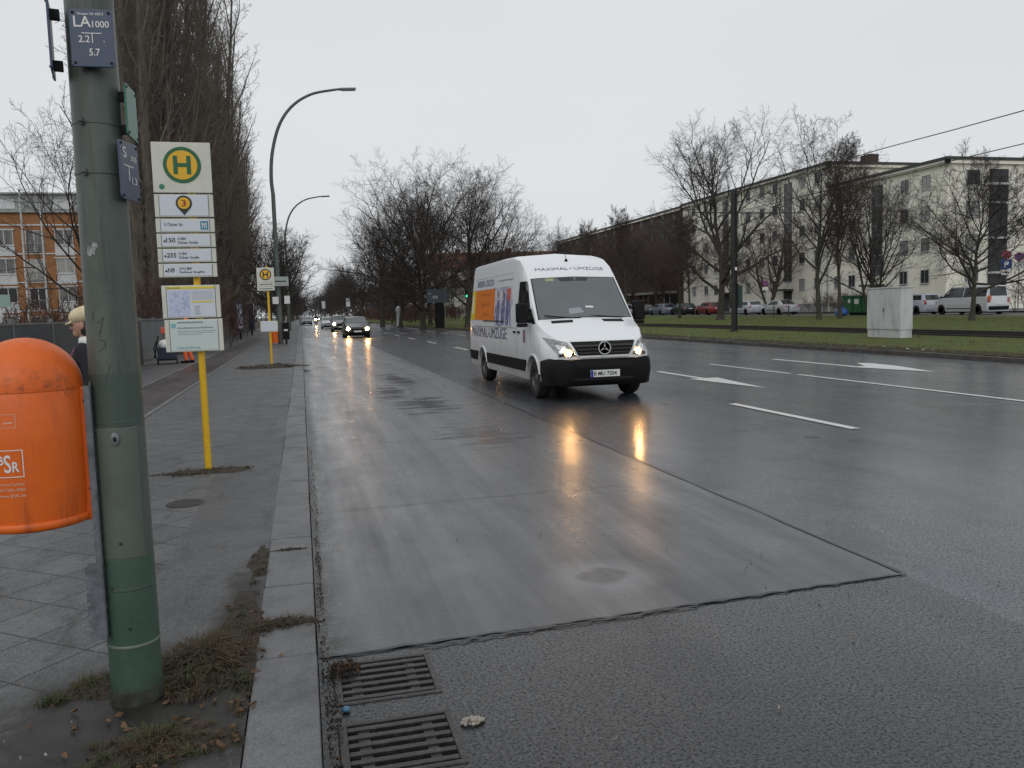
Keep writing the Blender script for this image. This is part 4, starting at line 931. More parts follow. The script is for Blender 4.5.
# windscreen
c = [(-.905, 2.25, 1.43), (.905, 2.25, 1.43), (.835, 1.535, 2.195), (-.835, 1.535, 2.195)]
n_ = (Vector(c[1]) - Vector(c[0])).cross(Vector(c[3]) - Vector(c[0])).normalized(); n_ = n_ if n_.y > 0 else -n_
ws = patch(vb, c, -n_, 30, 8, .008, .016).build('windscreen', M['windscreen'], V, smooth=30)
rim_ = MB()
for a, b in ((0, 1), (1, 2), (2, 3), (3, 0)):
    p0, p1 = Vector(c[a]), Vector(c[b]); cen = sum((Vector(p) for p in c), Vector()) / 4; o0, o1 = (cen - p0).normalized() * .02, (cen - p1).normalized() * .02
    patch(vb, [p0, p1, p1 + o1, p0 + o0], -n_, 14, 1, .010, .012, rim_)
rim_.build('rubber_seal', M['black'], ws)
patch(vb, [(-.30, 1.55, 2.18), (.34, 1.55, 2.18), (.26, 1.61, 2.11), (-.24, 1.61, 2.11)], -n_, 4, 2, .0088, .006).build('sun_strip', mat('sun_strip', (.022, .027, .030), .2), ws)
patch(vb, [(.40, 1.60, 2.13), (.56, 1.60, 2.13), (.56, 1.555, 2.18), (.40, 1.555, 2.18)], -n_, 2, 2, .009, .006).build('toll_sticker', mat('green_sticker', (.30, .36, .16), .5), ws)
patch(vb, [(.0, 2.17, 1.52), (.30, 2.19, 1.50), (.27, 2.09, 1.60), (.06, 2.08, 1.61)], -n_, 2, 2, .0085, .004).build('papers', mat('dash_papers', (.27, .30, .32), .4), ws)
patch(vb, [(-.22, 2.08, 1.60), (-.06, 2.08, 1.60), (-.05, 2.05, 1.63), (-.20, 2.05, 1.63)], -n_, 2, 2, .0085, .004).build('papers', M['white'], ws)
m = MB()
for x0_, x1_ in ((-.72, .05), (.10, .78)): m.tube([Vector((x0_, 2.26, 1.42)) + n_ * .03, Vector(((x0_ + x1_) / 2, 2.24, 1.445)) + n_ * .035, Vector((x1_, 2.20, 1.485)) + n_ * .03], .009, 6)
m.build('wiper', M['black'], V)
for sx in (-1, 1):
    patch(vb, [(sx * .30, 2.42, 1.35), (sx * .70, 2.40, 1.35), (sx * .68, 2.30, 1.40), (sx * .28, 2.33, 1.40)], (0, -.35, -1), 6, 3, .006, .012).build('cowl_vent', M['blackrough'], V)
# grille with ring emblem
gr = patch(vb, [(-.46, h, .80), (.46, h, .80), (.60, h, 1.045), (-.60, h, 1.045)], (0, -1, 0), 12, 6, .012, .03).build('grille', M['blackrough'], V, smooth=30)
m = MB()
for z in (.845, .905, .97): 
    k = (z - .80) / .245; w = .44 + .13 * k; patch(vb, [(-w, h, z - .012), (w, h, z - .012), (w + .01, h, z + .016), (-w - .01, h, z + .016)], (0, -1, 0), 14, 2, .026, .02, m)
m.build('slat', M['iron'], gr, smooth=40)
m = MB(); patch(vb, [(-.44, h, .765), (.44, h, .765), (.49, h, .80), (-.49, h, .80)], (0, -1, 0), 14, 2, .03, .03, m)
for sx in (-1, 1): patch(vb, [(sx * .46, h, .775), (sx * .51, h, .79), (sx * .66, h, 1.05), (sx * .60, h, 1.045)], (0, -1, 0), 3, 8, .028, .03, m)
m.build('grille_surround', M['vanwhite'], V, smooth=40)
hh = vb.ray_cast(Vector((0, 5, .925)), Vector((0, -1, 0)), 4)[0]
em = MB()
em.lathe([(.098, -.01), (.118, -.01), (.118, .012), (.098, .012), (.098, -.01)], (0, 0, 0), 36, 'Y')
for k in range(3):
    a = R(90 + 120 * k); ux, uz = math.cos(a), math.sin(a); px, pz = -uz, ux
    em.prism([(ux * .104, uz * .104), (px * .020 - ux * .012, pz * .020 - uz * .012), (-px * .020 - ux * .012, -pz * .020 - uz * .012)], lambda u, v: (u, -.004, v), lambda u, v: (u, .012, v))
em = em.build('emblem', M['chrome'], gr, smooth=30); em.location = (0, hh.y + .045, .925)
# plate
np_ = MB().bb(-.27, .27, 3.222, 3.236, .425, .545).build('number_plate', M['plate'], V, bevel=.003)
MB().bb(.222, .268, 3.236, 3.239, .428, .542).build('blue_strip', M['euroblue'], np_)
m = MB(); lettering(m, 'B·MU 7504', -.21, .448, .42, .075, lambda u, v: (-u, 3.2395, v), .02); m.build('lettering', M['ink'], np_)
# roof lettering, aerial, adverts on both flanks
m = cast_text(vb, 'MAXIMAL', (0, 2.0, 2.625), (-1, 0, 0), (0, -.62, .78), (0, -1, -.45), -.69, .0, .65, .082, .006, -.004)
cast_text(vb, 'UMZÜGE', (0, 2.0, 2.625), (-1, 0, 0), (0, -.62, .78), (0, -1, -.45), .09, .0, .60, .104, .006, -.004, m)
cast_text(vb, '-', (0, 2.0, 2.625), (-1, 0, 0), (0, -.62, .78), (0, -1, -.45), -.018, .038, .07, .013, .006, .0, m)
m.build('roof_lettering', mat('grey_lettering', (.075, .08, .10), .5), body)
ae = MB().tube([(.0, 1.17, 2.56), (.0, 1.05, 2.86)], [.006, .003], 6); ae.lathe([(.03, -.02), (.034, .015), (.02, .05), (0, .055)], (0, 1.17, 2.54), 14).build('aerial', M['black'], V, smooth=40)
for sx in (-1, 1):
    X = sx * 1.4; d = (-sx, 0, 0); P = lambda y0, y1, z0, z1: [(X, y0, z0), (X, y1, z0), (X, y1, z1), (X, y0, z1)]
    ad = patch(vb, P(-.95, -3.28, 1.41, 2.10), d, 12, 6, .004, .006).build('advert_panel', M['adorange'], body, smooth=30)
    ph = patch(vb, P(.62, -.95, 1.30, 2.10), d, 12, 6, .004, .006).build('advert_photo', M['adphoto'], body, smooth=30)
    patch(vb, [(X, -2.98, 1.42), (X, -3.56, 1.42), (X, -3.56, 2.10), (X, -2.98, 2.10)], d, 6, 6, .006, .006).build('yellow_field', M['adyellow'], ad, smooth=30)
    patch(vb, P(-3.18, -3.36, 1.55, 1.98), d, 3, 5, .008, .006).build('white_field', M['white'], ad, smooth=30)
    patch(vb, P(.45, .12, 1.80, 2.06), d, 3, 5, .006, .006).build('red_field', M['adred'], ph, smooth=30)
    fm = mat('advert_figures_%d' % (sx + 1), (.07, .09, .24), .4, noise=(9, (.34, .27, .26), .48, .6)); hm = mat('advert_faces_%d' % (sx + 1), (.40, .24, .17), .4, noise=(14, (.10, .06, .05), .5, .6))
    for y in (.22, -.18, -.62):   # three workmen printed in the picture
        m = MB(); patch(vb, [(X, y + .15, 1.34), (X, y - .13, 1.34), (X, y - .09, 1.86), (X, y + .12, 1.84)], d, 2, 4, .006, .004, m); m.build('printed_workman', fm, ph)
        m = MB(); patch(vb, [(X, y + .05, 1.875), (X, y - .05, 1.875), (X, y - .06, 2.0), (X, y + .06, 2.0)], d, 2, 3, .0065, .004, m); m.build('printed_face', hm, ph)
    ux = (0, sx, 0); c0 = (X, 0, 0); flip = -1
    ln = lambda s_, yl, z, w, hgt, bold, m=None: cast_text(vb, s_, (X, yl, z), (0, sx, 0), (0, 0, 1), d, 0, 0, w, hgt, .005, bold, m)
    m = ln('MAXIMAL-UMZÜGE', (-3.30 if sx > 0 else .20), 1.02, 3.50, .29, .0); m.build('side_lettering', M['inkblue'], body)
    m = ln('8000-2020', (-2.85 if sx > 0 else -1.15), 2.17, 1.70, .15, .0); m.build('phone_lettering', M['inkblue'], body)
    m = ln('www.maximal-umzuege.de', (-.75 if sx > 0 else .62), 2.22, 1.3, .055, .0); m.build('web_lettering', M['inkblue'], body)
    m = ln('Umzug & Transport', (-2.4 if sx > 0 else -1.15), 1.95, 1.1, .07, .01); ln('Möbellift', (-2.3 if sx > 0 else -1.3), 1.72, .9, .09, .01, m); ln('Berlin', (-2.1 if sx > 0 else -1.5), 1.5, .6, .09, .01, m); m.build('advert_lettering', mat('advert_type_%d' % (sx + 1), (.40, .09, .01), .5), ad)
    patch(vb, P(1.66, 1.50, 1.0, 1.24), d, 2, 3, .004, .005).build('door_badge', mat('badge_%d' % (sx + 1), (.40, .12, .12), .5, noise=(16, (.12, .12, .30), .45, .55)), body)
    patch(vb, P(-.05, -2.05, 1.385, 1.405), d, 10, 1, .012, .02).build('sliding_rail', M['black'], V)
# ---- traffic coming up behind the van
car('oncoming_car', 'black hatchback with both headlights lit, nearest of the oncoming cars', (3.74, 60.0, 0), math.pi, 'hatch', 'carblack', 4.2, 1.79, 1.49, 'cars on the road', True)
car('oncoming_car', 'grey car with lit headlights following the black hatchback', (3.72, 84.0, 0), math.pi, 'mpv', 'grey', 4.3, 1.78, 1.60, 'cars on the road', True)
car('oncoming_car', 'pale silver car following behind the grey car with headlights', (3.2, 104.0, 0), math.pi, 'sedan', 'silver', 4.4, 1.76, 1.43, 'cars on the road')
car('oncoming_car', 'dark parked estate far up the road at the left kerb', (.95, 150.0, 0), math.pi, 'estate', 'slate', 4.5, 1.78, 1.47, 'cars on the road')
car('oncoming_car', 'tiny pale car with lit headlights farthest up the road', (1.9, 235.0, 0), math.pi, 'hatch', 'silver2', 4.1, 1.75, 1.5, 'cars on the road', True)
car('oncoming_car', 'tiny dark car with lit headlights beside the farthest pale one', (5.6, 250.0, 0), math.pi, 'hatch', 'carblack', 4.1, 1.75, 1.5, 'cars on the road', True)
# ---- parked along the street behind the lawn (all seen from the left rear)
Zp = .422
car('parked_van', 'silver grey minibus with an orange panel by its tail light at the right edge', (45.2, 48.3, Zp), R(0), 'van', 'silver', 4.95, 1.92, 1.98, 'vehicles parked behind the lawn', cat='van')
car('parked_car', 'pale silver compact car parked just ahead of the minibus', (45.4, 53.9, Zp), R(0), 'mpv', 'palesilver', 3.9, 1.70, 1.58, 'vehicles parked behind the lawn')
car('parked_car', 'silver grey sedan parked left of the dark hedge', (45.5, 72.6, Zp), R(0), 'sedan', 'silver2', 4.6, 1.80, 1.47, 'vehicles parked behind the lawn')
car('parked_car', 'bright silver hatchback parked ahead of the silver grey sedan', (45.5, 78.8, Zp), R(0), 'hatch', 'palesilver', 4.2, 1.75, 1.48, 'vehicles parked behind the lawn')
car('parked_car', 'dark red hatchback half hidden by the thick tree trunk', (45.4, 87.0, Zp), R(0), 'hatch', 'red', 4.1, 1.74, 1.48, 'vehicles parked behind the lawn')
car('parked_car', 'black hatchback parked ahead of the dark red one', (45.4, 93.6, Zp), R(0), 'hatch', 'darkgreen', 4.2, 1.75, 1.46, 'vehicles parked behind the lawn')
car('parked_car', 'blue grey estate parked ahead of the black hatchback', (45.4, 99.6, Zp), R(0), 'estate', 'bluegrey', 4.5, 1.78, 1.48, 'vehicles parked behind the lawn')
car('parked_car', 'dark slate sedan behind the thin tree trunk', (45.4, 105.6, Zp), R(0), 'sedan', 'slate', 4.5, 1.78, 1.45, 'vehicles parked behind the lawn')
car('parked_car', 'white minivan nearest the moving van mirror', (44.6, 111.5, Zp), R(0), 'mpv', 'carwhite', 4.3, 1.78, 1.62, 'vehicles parked behind the lawn')
pv = [o for o in bpy.data.objects if o.name.startswith('parked_van')][0]
MB().bb(-.94, -.66, -2.53, -2.495, .98, 1.26).build('orange_panel', M['caror'], pv, bevel=.004)
MB().bb(-.87, -.73, -2.54, -2.531, 1.05, 1.19).build('panel_mark', M['adred'], pv)
# vehicles glimpsed through the trees across the lawn
car('distant_car', 'dark red car glimpsed between the big median trees', (27.0, 128.0, .1), R(170), 'hatch', 'red', 4.1, 1.75, 1.5, 'cars beyond the median trees')
car('distant_car', 'white car glimpsed right of the slate board', (24.5, 112.0, .1), R(175), 'sedan', 'carwhite', 4.4, 1.76, 1.45, 'cars beyond the median trees')
car('distant_van', 'orange van showing just behind the tail of the moving van', (20.3, 92.0, .1), R(180), 'van', 'caror', 4.9, 1.9, 1.95, 'cars beyond the median trees', True, cat='van')
# motorcyclist
mc = thing('motorcycle', 'motorcycle with a bright headlight far up the road', 'motorcycle', (2.35, 140, 0), math.pi)
for y in (.72, -.70):
    w = MB().lathe([(.20, -.05), (.30, -.055), (.32, 0), (.30, .055), (.20, .05), (.20, -.05)], n=22, axis='X'); w.lathe([(.03, -.04), (.2, -.02), (.2, .02), (.03, .04)], n=12, axis='X'); w.build('wheel', M['tyre'], mc, loc=(0, y, .32), smooth=40)
MB().tube([(0, .70, .32), (0, .45, .95), (0, .40, 1.05)], .04, 8).tube([(0, .42, .85), (0, .1, .80), (0, -.3, .72), (0, -.7, .80)], [.10, .17, .15, .10], 10).tube([(0, -.7, .32), (0, -.1, .42), (0, .25, .42)], [.05, .16, .14], 10).tube([(-.38, .36, 1.08), (-.2, .42, 1.05), (.2, .42, 1.05), (.38, .36, 1.08)], .018, 6).build('frame', M['carblack'], mc, smooth=50)
hd = MB().lathe([(.10, -.1), (.13, 0)], n=18, axis='Y').build('headlight', M['black'], mc, loc=(0, .58, .95)); MB().lathe([(.12, 0), (.0, .03)], n=18, axis='Y').build('lit_lamp', M['headlamp'], hd, smooth=50)
# ------------------------------------------------------------------ trees
class TreeGen:
    H = None
    def __init__(s, seed): s.r = np.random.default_rng(seed); s.v = {0: [], 1: []}; s.f = {0: [], 1: []}; s.n = {0: 0, 1: 0}; s.tw = []
    def poly(s, pts, rs, sides, key):
        P = np.array(pts); n = len(P); d = np.gradient(P, axis=0); d /= np.linalg.norm(d, axis=1)[:, None] + 1e-9
        ref = np.array([.31, .17, .93]) if abs(d[0] @ np.array([.31, .17, .93])) < .9 else np.array([1., 0, 0])
        a = ref - d * (d @ ref)[:, None]; a /= np.linalg.norm(a, axis=1)[:, None] + 1e-9; b = np.cross(d, a)
        th = 2 * np.pi * np.arange(sides) / sides
        V = P[:, None, :] + (a[:, None, :] * np.cos(th)[None, :, None] + b[:, None, :] * np.sin(th)[None, :, None]) * np.array(rs)[:, None, None]
        base = s.n[key]; s.v[key].append(V.reshape(-1, 3)); s.n[key] += n * sides
        i = np.arange(n - 1)[:, None] * sides; k = np.arange(sides)[None, :]; k2 = (k + 1) % sides
        F = np.stack([i + k, i + k2, i + sides + k2, i + sides + k], -1).reshape(-1, 4) + base
        s.f[key].append(F)
    def grow(s, p, d, L, r, lev, sp):
        q = sp[lev]; n = q['n']; pts = [p]; rs = [r]; dirs = [d]; st = L / n; rr = s.r
        for i in range(n):
            d = d + rr.normal(0, q['wig'], 3) + np.array([0, 0, q['up']]); d = d / np.linalg.norm(d)
            p = p + d * st; pts.append(p); dirs.append(d); rs.append(max(r * (1 - (i + 1) / n * q['tap']), q['min']))
        s.poly(pts, rs, q['sides'], 0 if lev == 0 else 1)
        if lev + 1 >= len(sp): return
        m = q['kids']; az = rr.uniform(0, 6.28)
        for j in range(m):
            t = q['t0'] + (1 - q['t0']) * (j + rr.uniform(.1, .9)) / m
            x = t * n; i = min(int(x), n - 1); u = x - i
            pp = pts[i] * (1 - u) + pts[i + 1] * u; rad = rs[i] * (1 - u) + rs[i + 1] * u; dd = dirs[i + 1]
            az += 2.4 + rr.normal(0, .4); ang = R(q['a0'] + (q['a1'] - q['a0']) * t + rr.normal(0, 7))
            o = np.cross(dd, [.3, .5, .81]); o /= np.linalg.norm(o); w = np.cross(dd, o)
            side = o * math.cos(az) + w * math.sin(az)
            nd = dd * math.cos(ang) + side * math.sin(ang)
            env = q['env'](t) if 'env' in q else 1 - .45 * t
            l = L * q['ratio'] * env * rr.uniform(.8, 1.2)
            if lev == 0 and 'fixed' in q: l = q['fixed'] * env * rr.uniform(.8, 1.2)
            if lev + 2 == len(sp) and lev >= 2: s.tw.append((*pp, *nd, l)); continue
            s.grow(pp, nd, l, max(min(rad * .72, l * q['thick']), sp[lev + 1]['min']), lev + 1, sp)
    def twigs(s, q):
        if not s.tw: return
        T = np.array(s.tw); N = len(T); n = q['n']; sd = 3; P = [T[:, :3]]; d = T[:, 3:6]; st = T[:, 6:7] / n; D = [d]
        for i in range(n):
            d = d + s.r.normal(0, q['wig'], (N, 3)) + np.array([0, 0, q['up']]); d = d / np.linalg.norm(d, axis=1)[:, None]; P.append(P[-1] + d * st); D.append(d)
        a = np.cross(D[0], [.31, .17, .93]); a /= np.linalg.norm(a, axis=1)[:, None] + 1e-9; b = np.cross(D[0], a); th = 2 * np.pi * np.arange(sd) / sd
        ring = a[:, None, :] * np.cos(th)[None, :, None] + b[:, None, :] * np.sin(th)[None, :, None]
        V = np.stack([P[i][:, None, :] + ring * q['min'] * (1 - .45 * i / n) for i in range(n + 1)], 1).reshape(-1, 3)
        base = s.n[1] + (np.arange(N) * (n + 1) * sd)[:, None, None]; i = (np.arange(n) * sd)[None, :, None]; k = np.arange(sd)[None, None, :]; k2 = (k + 1) % sd
        s.f[1].append(np.stack([base + i + k, base + i + k2, base + i + sd + k2, base + i + sd + k], -1).reshape(-1, 4)); s.v[1].append(V); s.n[1] += len(V); s.tw = []
    def objs(s, root, bark, twig):
        for key, nm, mt in ((0, 'trunk', bark), (1, 'crown', twig)):
            if not s.v[key]: continue
            me = bpy.data.meshes.new(nm); V = np.concatenate(s.v[key]); F = np.concatenate(s.f[key])
            if s.H: V = V * (s.H / max(np.percentile(np.concatenate(s.v[1])[:, 2], 99.9), .1))
            me.vertices.add(len(V)); me.vertices.foreach_set('co', V.ravel()); me.loops.add(F.size); me.loops.foreach_set('vertex_index', F.ravel().astype(np.int32))
            me.polygons.add(len(F)); me.polygons.foreach_set('loop_start', np.arange(0, F.size, 4, dtype=np.int32)); me.update(calc_edges=True)
            me.polygons.foreach_set('use_smooth', [True] * len(F)); me.materials.append(M[mt])
            o = bpy.data.objects.new(nm, me); COL.objects.link(o); o.parent = root
def spread_spec(H, kids=12, t0=.2, a=(62, 28), spread=.5, dens=1.0, tw=.009):
    return [dict(n=10, wig=.05, up=.04, tap=.85, min=.03, sides=10, kids=kids + 3, t0=t0, a0=a[0], a1=a[1], ratio=spread, thick=.019, env=lambda t: .55 + .75 * math.sin(math.pi * min(1, max(0, (t - .05))) ** .75)),
            dict(n=8, wig=.11, up=.07, tap=.8, min=.016, sides=6, kids=int(11 * dens), t0=.15, a0=54, a1=34, ratio=.46, thick=.014),
            dict(n=5, wig=.14, up=.04, tap=.75, min=.011, sides=4, kids=int(8 * dens), t0=.12, a0=50, a1=36, ratio=.50, thick=.011),
            dict(n=4, wig=.17, up=.02, tap=.6, min=tw, sides=3, kids=int(8 * dens), t0=.05, a0=52, a1=38, ratio=.55, thick=.010),
            dict(n=3, wig=.20, up=.03, tap=.5, min=tw, sides=3, kids=0, t0=0, a0=0, a1=0, ratio=0, thick=.01)]
def poplar_spec(H, kids=34, ratio=.30, tw=4, k2=6):
    return [dict(n=12, wig=.02, up=.05, tap=.9, min=.04, sides=12, kids=kids, t0=.07, a0=36, a1=22, ratio=ratio, thick=.018, env=lambda t: (1.0 - .72 * t) * (1.0 if t > .12 else .75)),
            dict(n=9, wig=.06, up=.13, tap=.85, min=.016, sides=6, kids=9, t0=.14, a0=46, a1=34, ratio=.38, thick=.011, env=lambda t: 1.1 - .6 * t),
            dict(n=5, wig=.12, up=.10, tap=.75, min=.011, sides=4, kids=k2, t0=.12, a0=50, a1=40, ratio=.46, thick=.012),
            dict(n=3, wig=.16, up=.05, tap=.6, min=.009, sides=3, kids=tw, t0=.05, a0=52, a1=42, ratio=.6, thick=.012),
            dict(n=2, wig=.2, up=.03, tap=.5, min=.0065, sides=3, kids=0, t0=0, a0=0, a1=0, ratio=0, thick=.01)]
def tree(label, loc, seed, H, r, spec, bark='bark', twig='twig', group=None, name='bare_tree', lean=(0, 0), stems=1, cat='tree', splay=.26):
    t = thing(name, label, cat, loc, 0, group); g = TreeGen(seed)
    for k in range(stems):
        d = np.array([lean[0], lean[1], 1.0]); p0 = np.zeros(3)
        if stems > 1:
            a = 2 * math.pi * k / stems + seed; sp_ = splay if k else .02; d = d + np.array([math.cos(a), math.sin(a), 0]) * sp_; p0 = np.array([math.cos(a), math.sin(a), 0]) * r * .5
        d = d / np.linalg.norm(d)
        g.grow(p0 - d * .2, d, H * (1 if k == 0 else .93), r * (1 if k == 0 else .8), 0, spec)
    g.twigs(spec[-1])
    # root flare
    g.poly([(0, 0, -.2), (0, 0, .0), (lean[0] * .3, lean[1] * .3, .3), (lean[0] * .7, lean[1] * .7, .7)], [r * 1.7, r * 1.5, r * 1.15, r * .98], 12, 0)
    g.H = H; g.objs(t, bark, twig); return t
# poplars behind the left fence
pops = []
for i, (sd, H) in enumerate(((11, 29), (23, 30))):
    pops.append(tree('narrow sparse poplar just behind the green mast, first of the poplar row' if i == 0 else 'second poplar, directly behind the bus stop sign', (-6.7 - .2 * i, 39.5 + 5 * i, .1), sd, H, .35 + .13 * i, poplar_spec(H, 24, .17, 3, 5) if i == 0 else poplar_spec(H, 34, .32, 4, 5), 'barkpoplar', 'poptwig', 'poplars behind the fence', 'poplar_tree', stems=4, splay=.06))
for k, (x, y, src, s_, lab) in enumerate(((-7.0, 51, 0, 1.04, 'third poplar from the green mast, behind the right edge of the bus stop sign'), (-6.8, 59, 1, 1.04, 'fourth poplar, the first one clear to the right of the bus stop sign'),
        (-6.5, 69, 0, 1.06, 'fifth poplar along the fence, above the blue poster column'), (-6.5, 80, 1, 1.0, 'sixth poplar along the fence, left of the second bus stop'), (-6.5, 93, 0, .92, 'seventh poplar along the fence, behind the second bus stop sign'), (-7.0, 108, 1, .8, 'farthest and lowest poplar of the row'))):
    dup(pops[1], (x, y, .1), 1.3 + k * 1.9, lab, (1, 1, s_) if k % 2 else s_)
# open tree behind the mast on the left, by the brick house
tree('spreading bare tree in front of the orange brick building', (-11.3, 50, .1), 5, 14.0, .2, spread_spec(14.0, 12, .3, (70, 34), .55, .8), 'bark', 'twig')
# street tree on the left pavement and its farther neighbours
st_ = tree('small pollarded street tree on the left pavement beyond the lamp post', (-1.42, 65, SW), 31, 8.9, .33, spread_spec(8.9, 9, .38, (74, 36), .62, .85, .018), 'bark', 'twig')
# big trees of the median, centre of the picture
big = [tree('broadest bare tree of the centre group, left of the slate board', (11.6, 81, .14), 41, 17.0, .42, spread_spec(17.2, 16, .15, (74, 28), .60), 'bark', 'twig'),
       tree('bare tree just left of the moving van tail', (14.6, 74, .14), 42, 15.5, .34, spread_spec(15.5, 16, .17, (72, 26), .58), 'bark', 'twig')]
g2 = 'bare trees on the median'
for k, (x, y, src, s_, lab) in enumerate(((10.4, 90, 1, .98, 'bare tree second from the left in the centre group'), (9.4, 100, 0, .88, 'leftmost bare tree of the centre group, nearest the oncoming cars'), (14.0, 92, 0, .96, 'bare tree behind the slate board'),
        (18.6, 84, 1, .92, 'bare tree whose crown rises straight above the moving van tail'), (16.5, 103, 0, .95, 'bare tree at the back of the centre group, right of the slate board'), (12.5, 112, 1, .95, 'bare tree at the back of the centre group, left of the slate board'))):
    dup(big[src], (x, y, .14), 1.1 + 2.1 * k, lab, s_, g2)
for o in big: o['group'] = g2; o.scale = (1.12, 1.12, 1.0)
for k in range(46):
    y = 112 + 8.6 * k + rng.uniform(-2, 2); side = k % 2
    dup(big[k % 2], ((9.2 + rng.uniform(0, 4)) if side else -1.6 - rng.uniform(0, 3.5), y, .1), k * 1.7, 'distant bare tree in the dark avenue at the end of the road', rng.uniform(.62, .85), 'distant avenue trees')
for k in range(22):
    dup(big[k % 2], (15 + rng.uniform(0, 26), 112 + 6.5 * k, .1), k * 1.3 + .5, 'distant bare tree seen through the median trees', rng.uniform(.6, .85), 'distant trees on the median')
# trees of the tram lawn in front of the cream building
L1_ = tree('tall thick trunked bare tree left of the black tram mast', (34.8, 64.5, .32), 51, 17.2, .42, spread_spec(17.0, 15, .18, (70, 30), .54, 1.0, .009), 'bark', 'twig', 'bare trees on the tram lawn', lean=(.03, 0))
L2_ = tree('tall mossy trunked tree between the silver sedan and the green skip', (36.0, 52.3, .33), 52, 14.6, .24, spread_spec(14.6, 14, .22, (50, 26), .48, .9, .0085), 'barkgreen', 'twig', 'bare trees on the tram lawn')
L3_ = tree('wide low branched bare tree right of the grey cabinet, in front of the minibus', (36.0, 38.3, .34), 153, 9.9, .23, spread_spec(9.9, 20, .22, (84, 36), .60, 1.0, .0095), 'barkgreen', 'twig', 'bare trees on the tram lawn')
L4_ = tree('multi stemmed dark bare tree rising behind the green skip', (43.2, 56.0, .42), 54, 11.8, .20, spread_spec(11.8, 7, .16, (52, 30), .50, .75), 'bark', 'twig', 'bare trees on the tram lawn', stems=4)
L5_ = tree('forked leaning bare tree behind the bright silver hatchback', (50.5, 82.5, .52), 55, 11.5, .30, spread_spec(11.5, 7, .18, (58, 34), .5, .8), 'bark', 'twigred', 'bare trees on the tram lawn', stems=3)
L6_ = tree('thin straight tree just right of the mossy trunked one', (37.5, 52.0, .34), 56, 13.0, .17, spread_spec(13.0, 14, .3, (42, 22), .32, 1.0), 'bark', 'twigred', 'bare trees on the tram lawn')
L7_ = tree('thin bare tree between the white minivan and the dark cars', (36.5, 76.0, .33), 57, 11.0, .17, spread_spec(11.0, 13, .25, (46, 24), .38, 1.0), 'barkgreen', 'twigred', 'bare trees on the tram lawn')
for k, (x, y, src, s_, lab) in enumerate(((37, 91, L7_, 1.18, 'bare tree behind the white minivan, right of the van mirror'), (40, 99, L2_, .85, 'bare tree right beside the moving van windscreen'), (41, 118, L7_, 1.3, 'bare tree above the right end of the van roof lettering'),
        (41.5, 133, L2_, .95, 'slim bare tree above the van roof, left of the brown brick block end'), (38, 140, L1_, .8, 'round headed bare tree above the middle of the van roof'), (38, 158, L2_, 1.05, 'slender light bare tree above the left end of the van roof'), (52, 125, L1_, .75, 'bare tree against the far end of the brown brick block'),
        (51, 92, L7_, 1.05, 'reddish bare tree against the brown brick block'), (51.5, 104, L7_, 1.2, 'reddish bare tree in the middle of the brown brick wall'), (51.5, 114, L5_, 1.0, 'dense dark bare tree before the brown brick wall'), (52.3, 46.5, L4_, .72, 'dark bushy tree behind the parking signs'))):
    dup(src, (x, y, .42), 2 + 1.7 * k, lab, s_, 'bare trees on the tram lawn')
# hedges and shrubs: one bush mesh each, copied
def bush(label, loc, seed, rx, h, n, mt, name='shrub', group=None):
    t = thing(name, label, 'shrub', loc, 0, group); g = TreeGen(seed); r = g.r
    sp = [dict(n=4, wig=.18, up=.08, tap=.7, min=.010, sides=4, kids=8, t0=.2, a0=42, a1=34, ratio=.5, thick=.02), dict(n=3, wig=.2, up=.05, tap=.6, min=.008, sides=3, kids=5, t0=.1, a0=45, a1=35, ratio=.5, thick=.02), dict(n=2, wig=.2, up=.05, tap=.5, min=.006, sides=3, kids=0, t0=0, a0=0, a1=0, ratio=0, thick=.02)]
    for k in range(n):
        a = r.uniform(0, 6.28); q = r.uniform(0, 1) ** .5; p = np.array([math.cos(a) * q * rx, math.sin(a) * q * rx * .5, 0]); d = np.array([math.cos(a) * q * .4, math.sin(a) * q * .3, 1.0]); d /= np.linalg.norm(d)
        g.n[0]; s0 = {0: g.v[0], 1: g.v[1]}
        g.grow(p, d, h * r.uniform(.7, 1.05), .02, 0, sp)
    g.v[1] = g.v[0] + [v for v in g.v[1]]
    # stems and twigs become one mesh
    V0 = sum(len(v) for v in g.v[0]); g.f[1] = g.f[0] + [f + V0 for f in g.f[1]]; g.v[0] = []
    g.objs(t, mt, mt); t.children[0].name = 'branches'; return t
hb_ = bush('low brown twiggy hedge right of the silver grey sedan', (51.2, 72.0, .5), 61, 2.6, 1.9, 34, 'hedge')
for k, (x, y, z, s_, lab) in enumerate(((51.3, 68.2, .5, .95, 'brown twiggy hedge left of the mossy trunk, beside the green skip'), (50.8, 48, .5, 1.1, 'dark twiggy shrub behind the parking signs'), (49.8, 117, .5, 1.2, 'round dark shrub behind the white minivan'))):
    dup(hb_, (x, y, z), k * 2.2, lab, s_)
for k, (x, y, s_, lab) in enumerate(((-9, 30, .8, 'brown thicket behind the fence, left of the person in the cream hat'), (-12.5, 40, 1.15, 'brown thicket behind the fence under the brick building'), (-6.7, 37, 1.5, 'brown thicket at the foot of the first poplar'), (-6.6, 46, 1.5, 'brown thicket behind the cart, at the foot of the poplars'), (-6.6, 56, 1.4, 'brown thicket right of the timetable cases'), (-6.4, 70, 1.3, 'brown thicket beside the blue poster column'))):
    dup(hb_, (x, y, .1), k * 1.4 + R(80), lab, (s_, s_, s_ * 1.15))
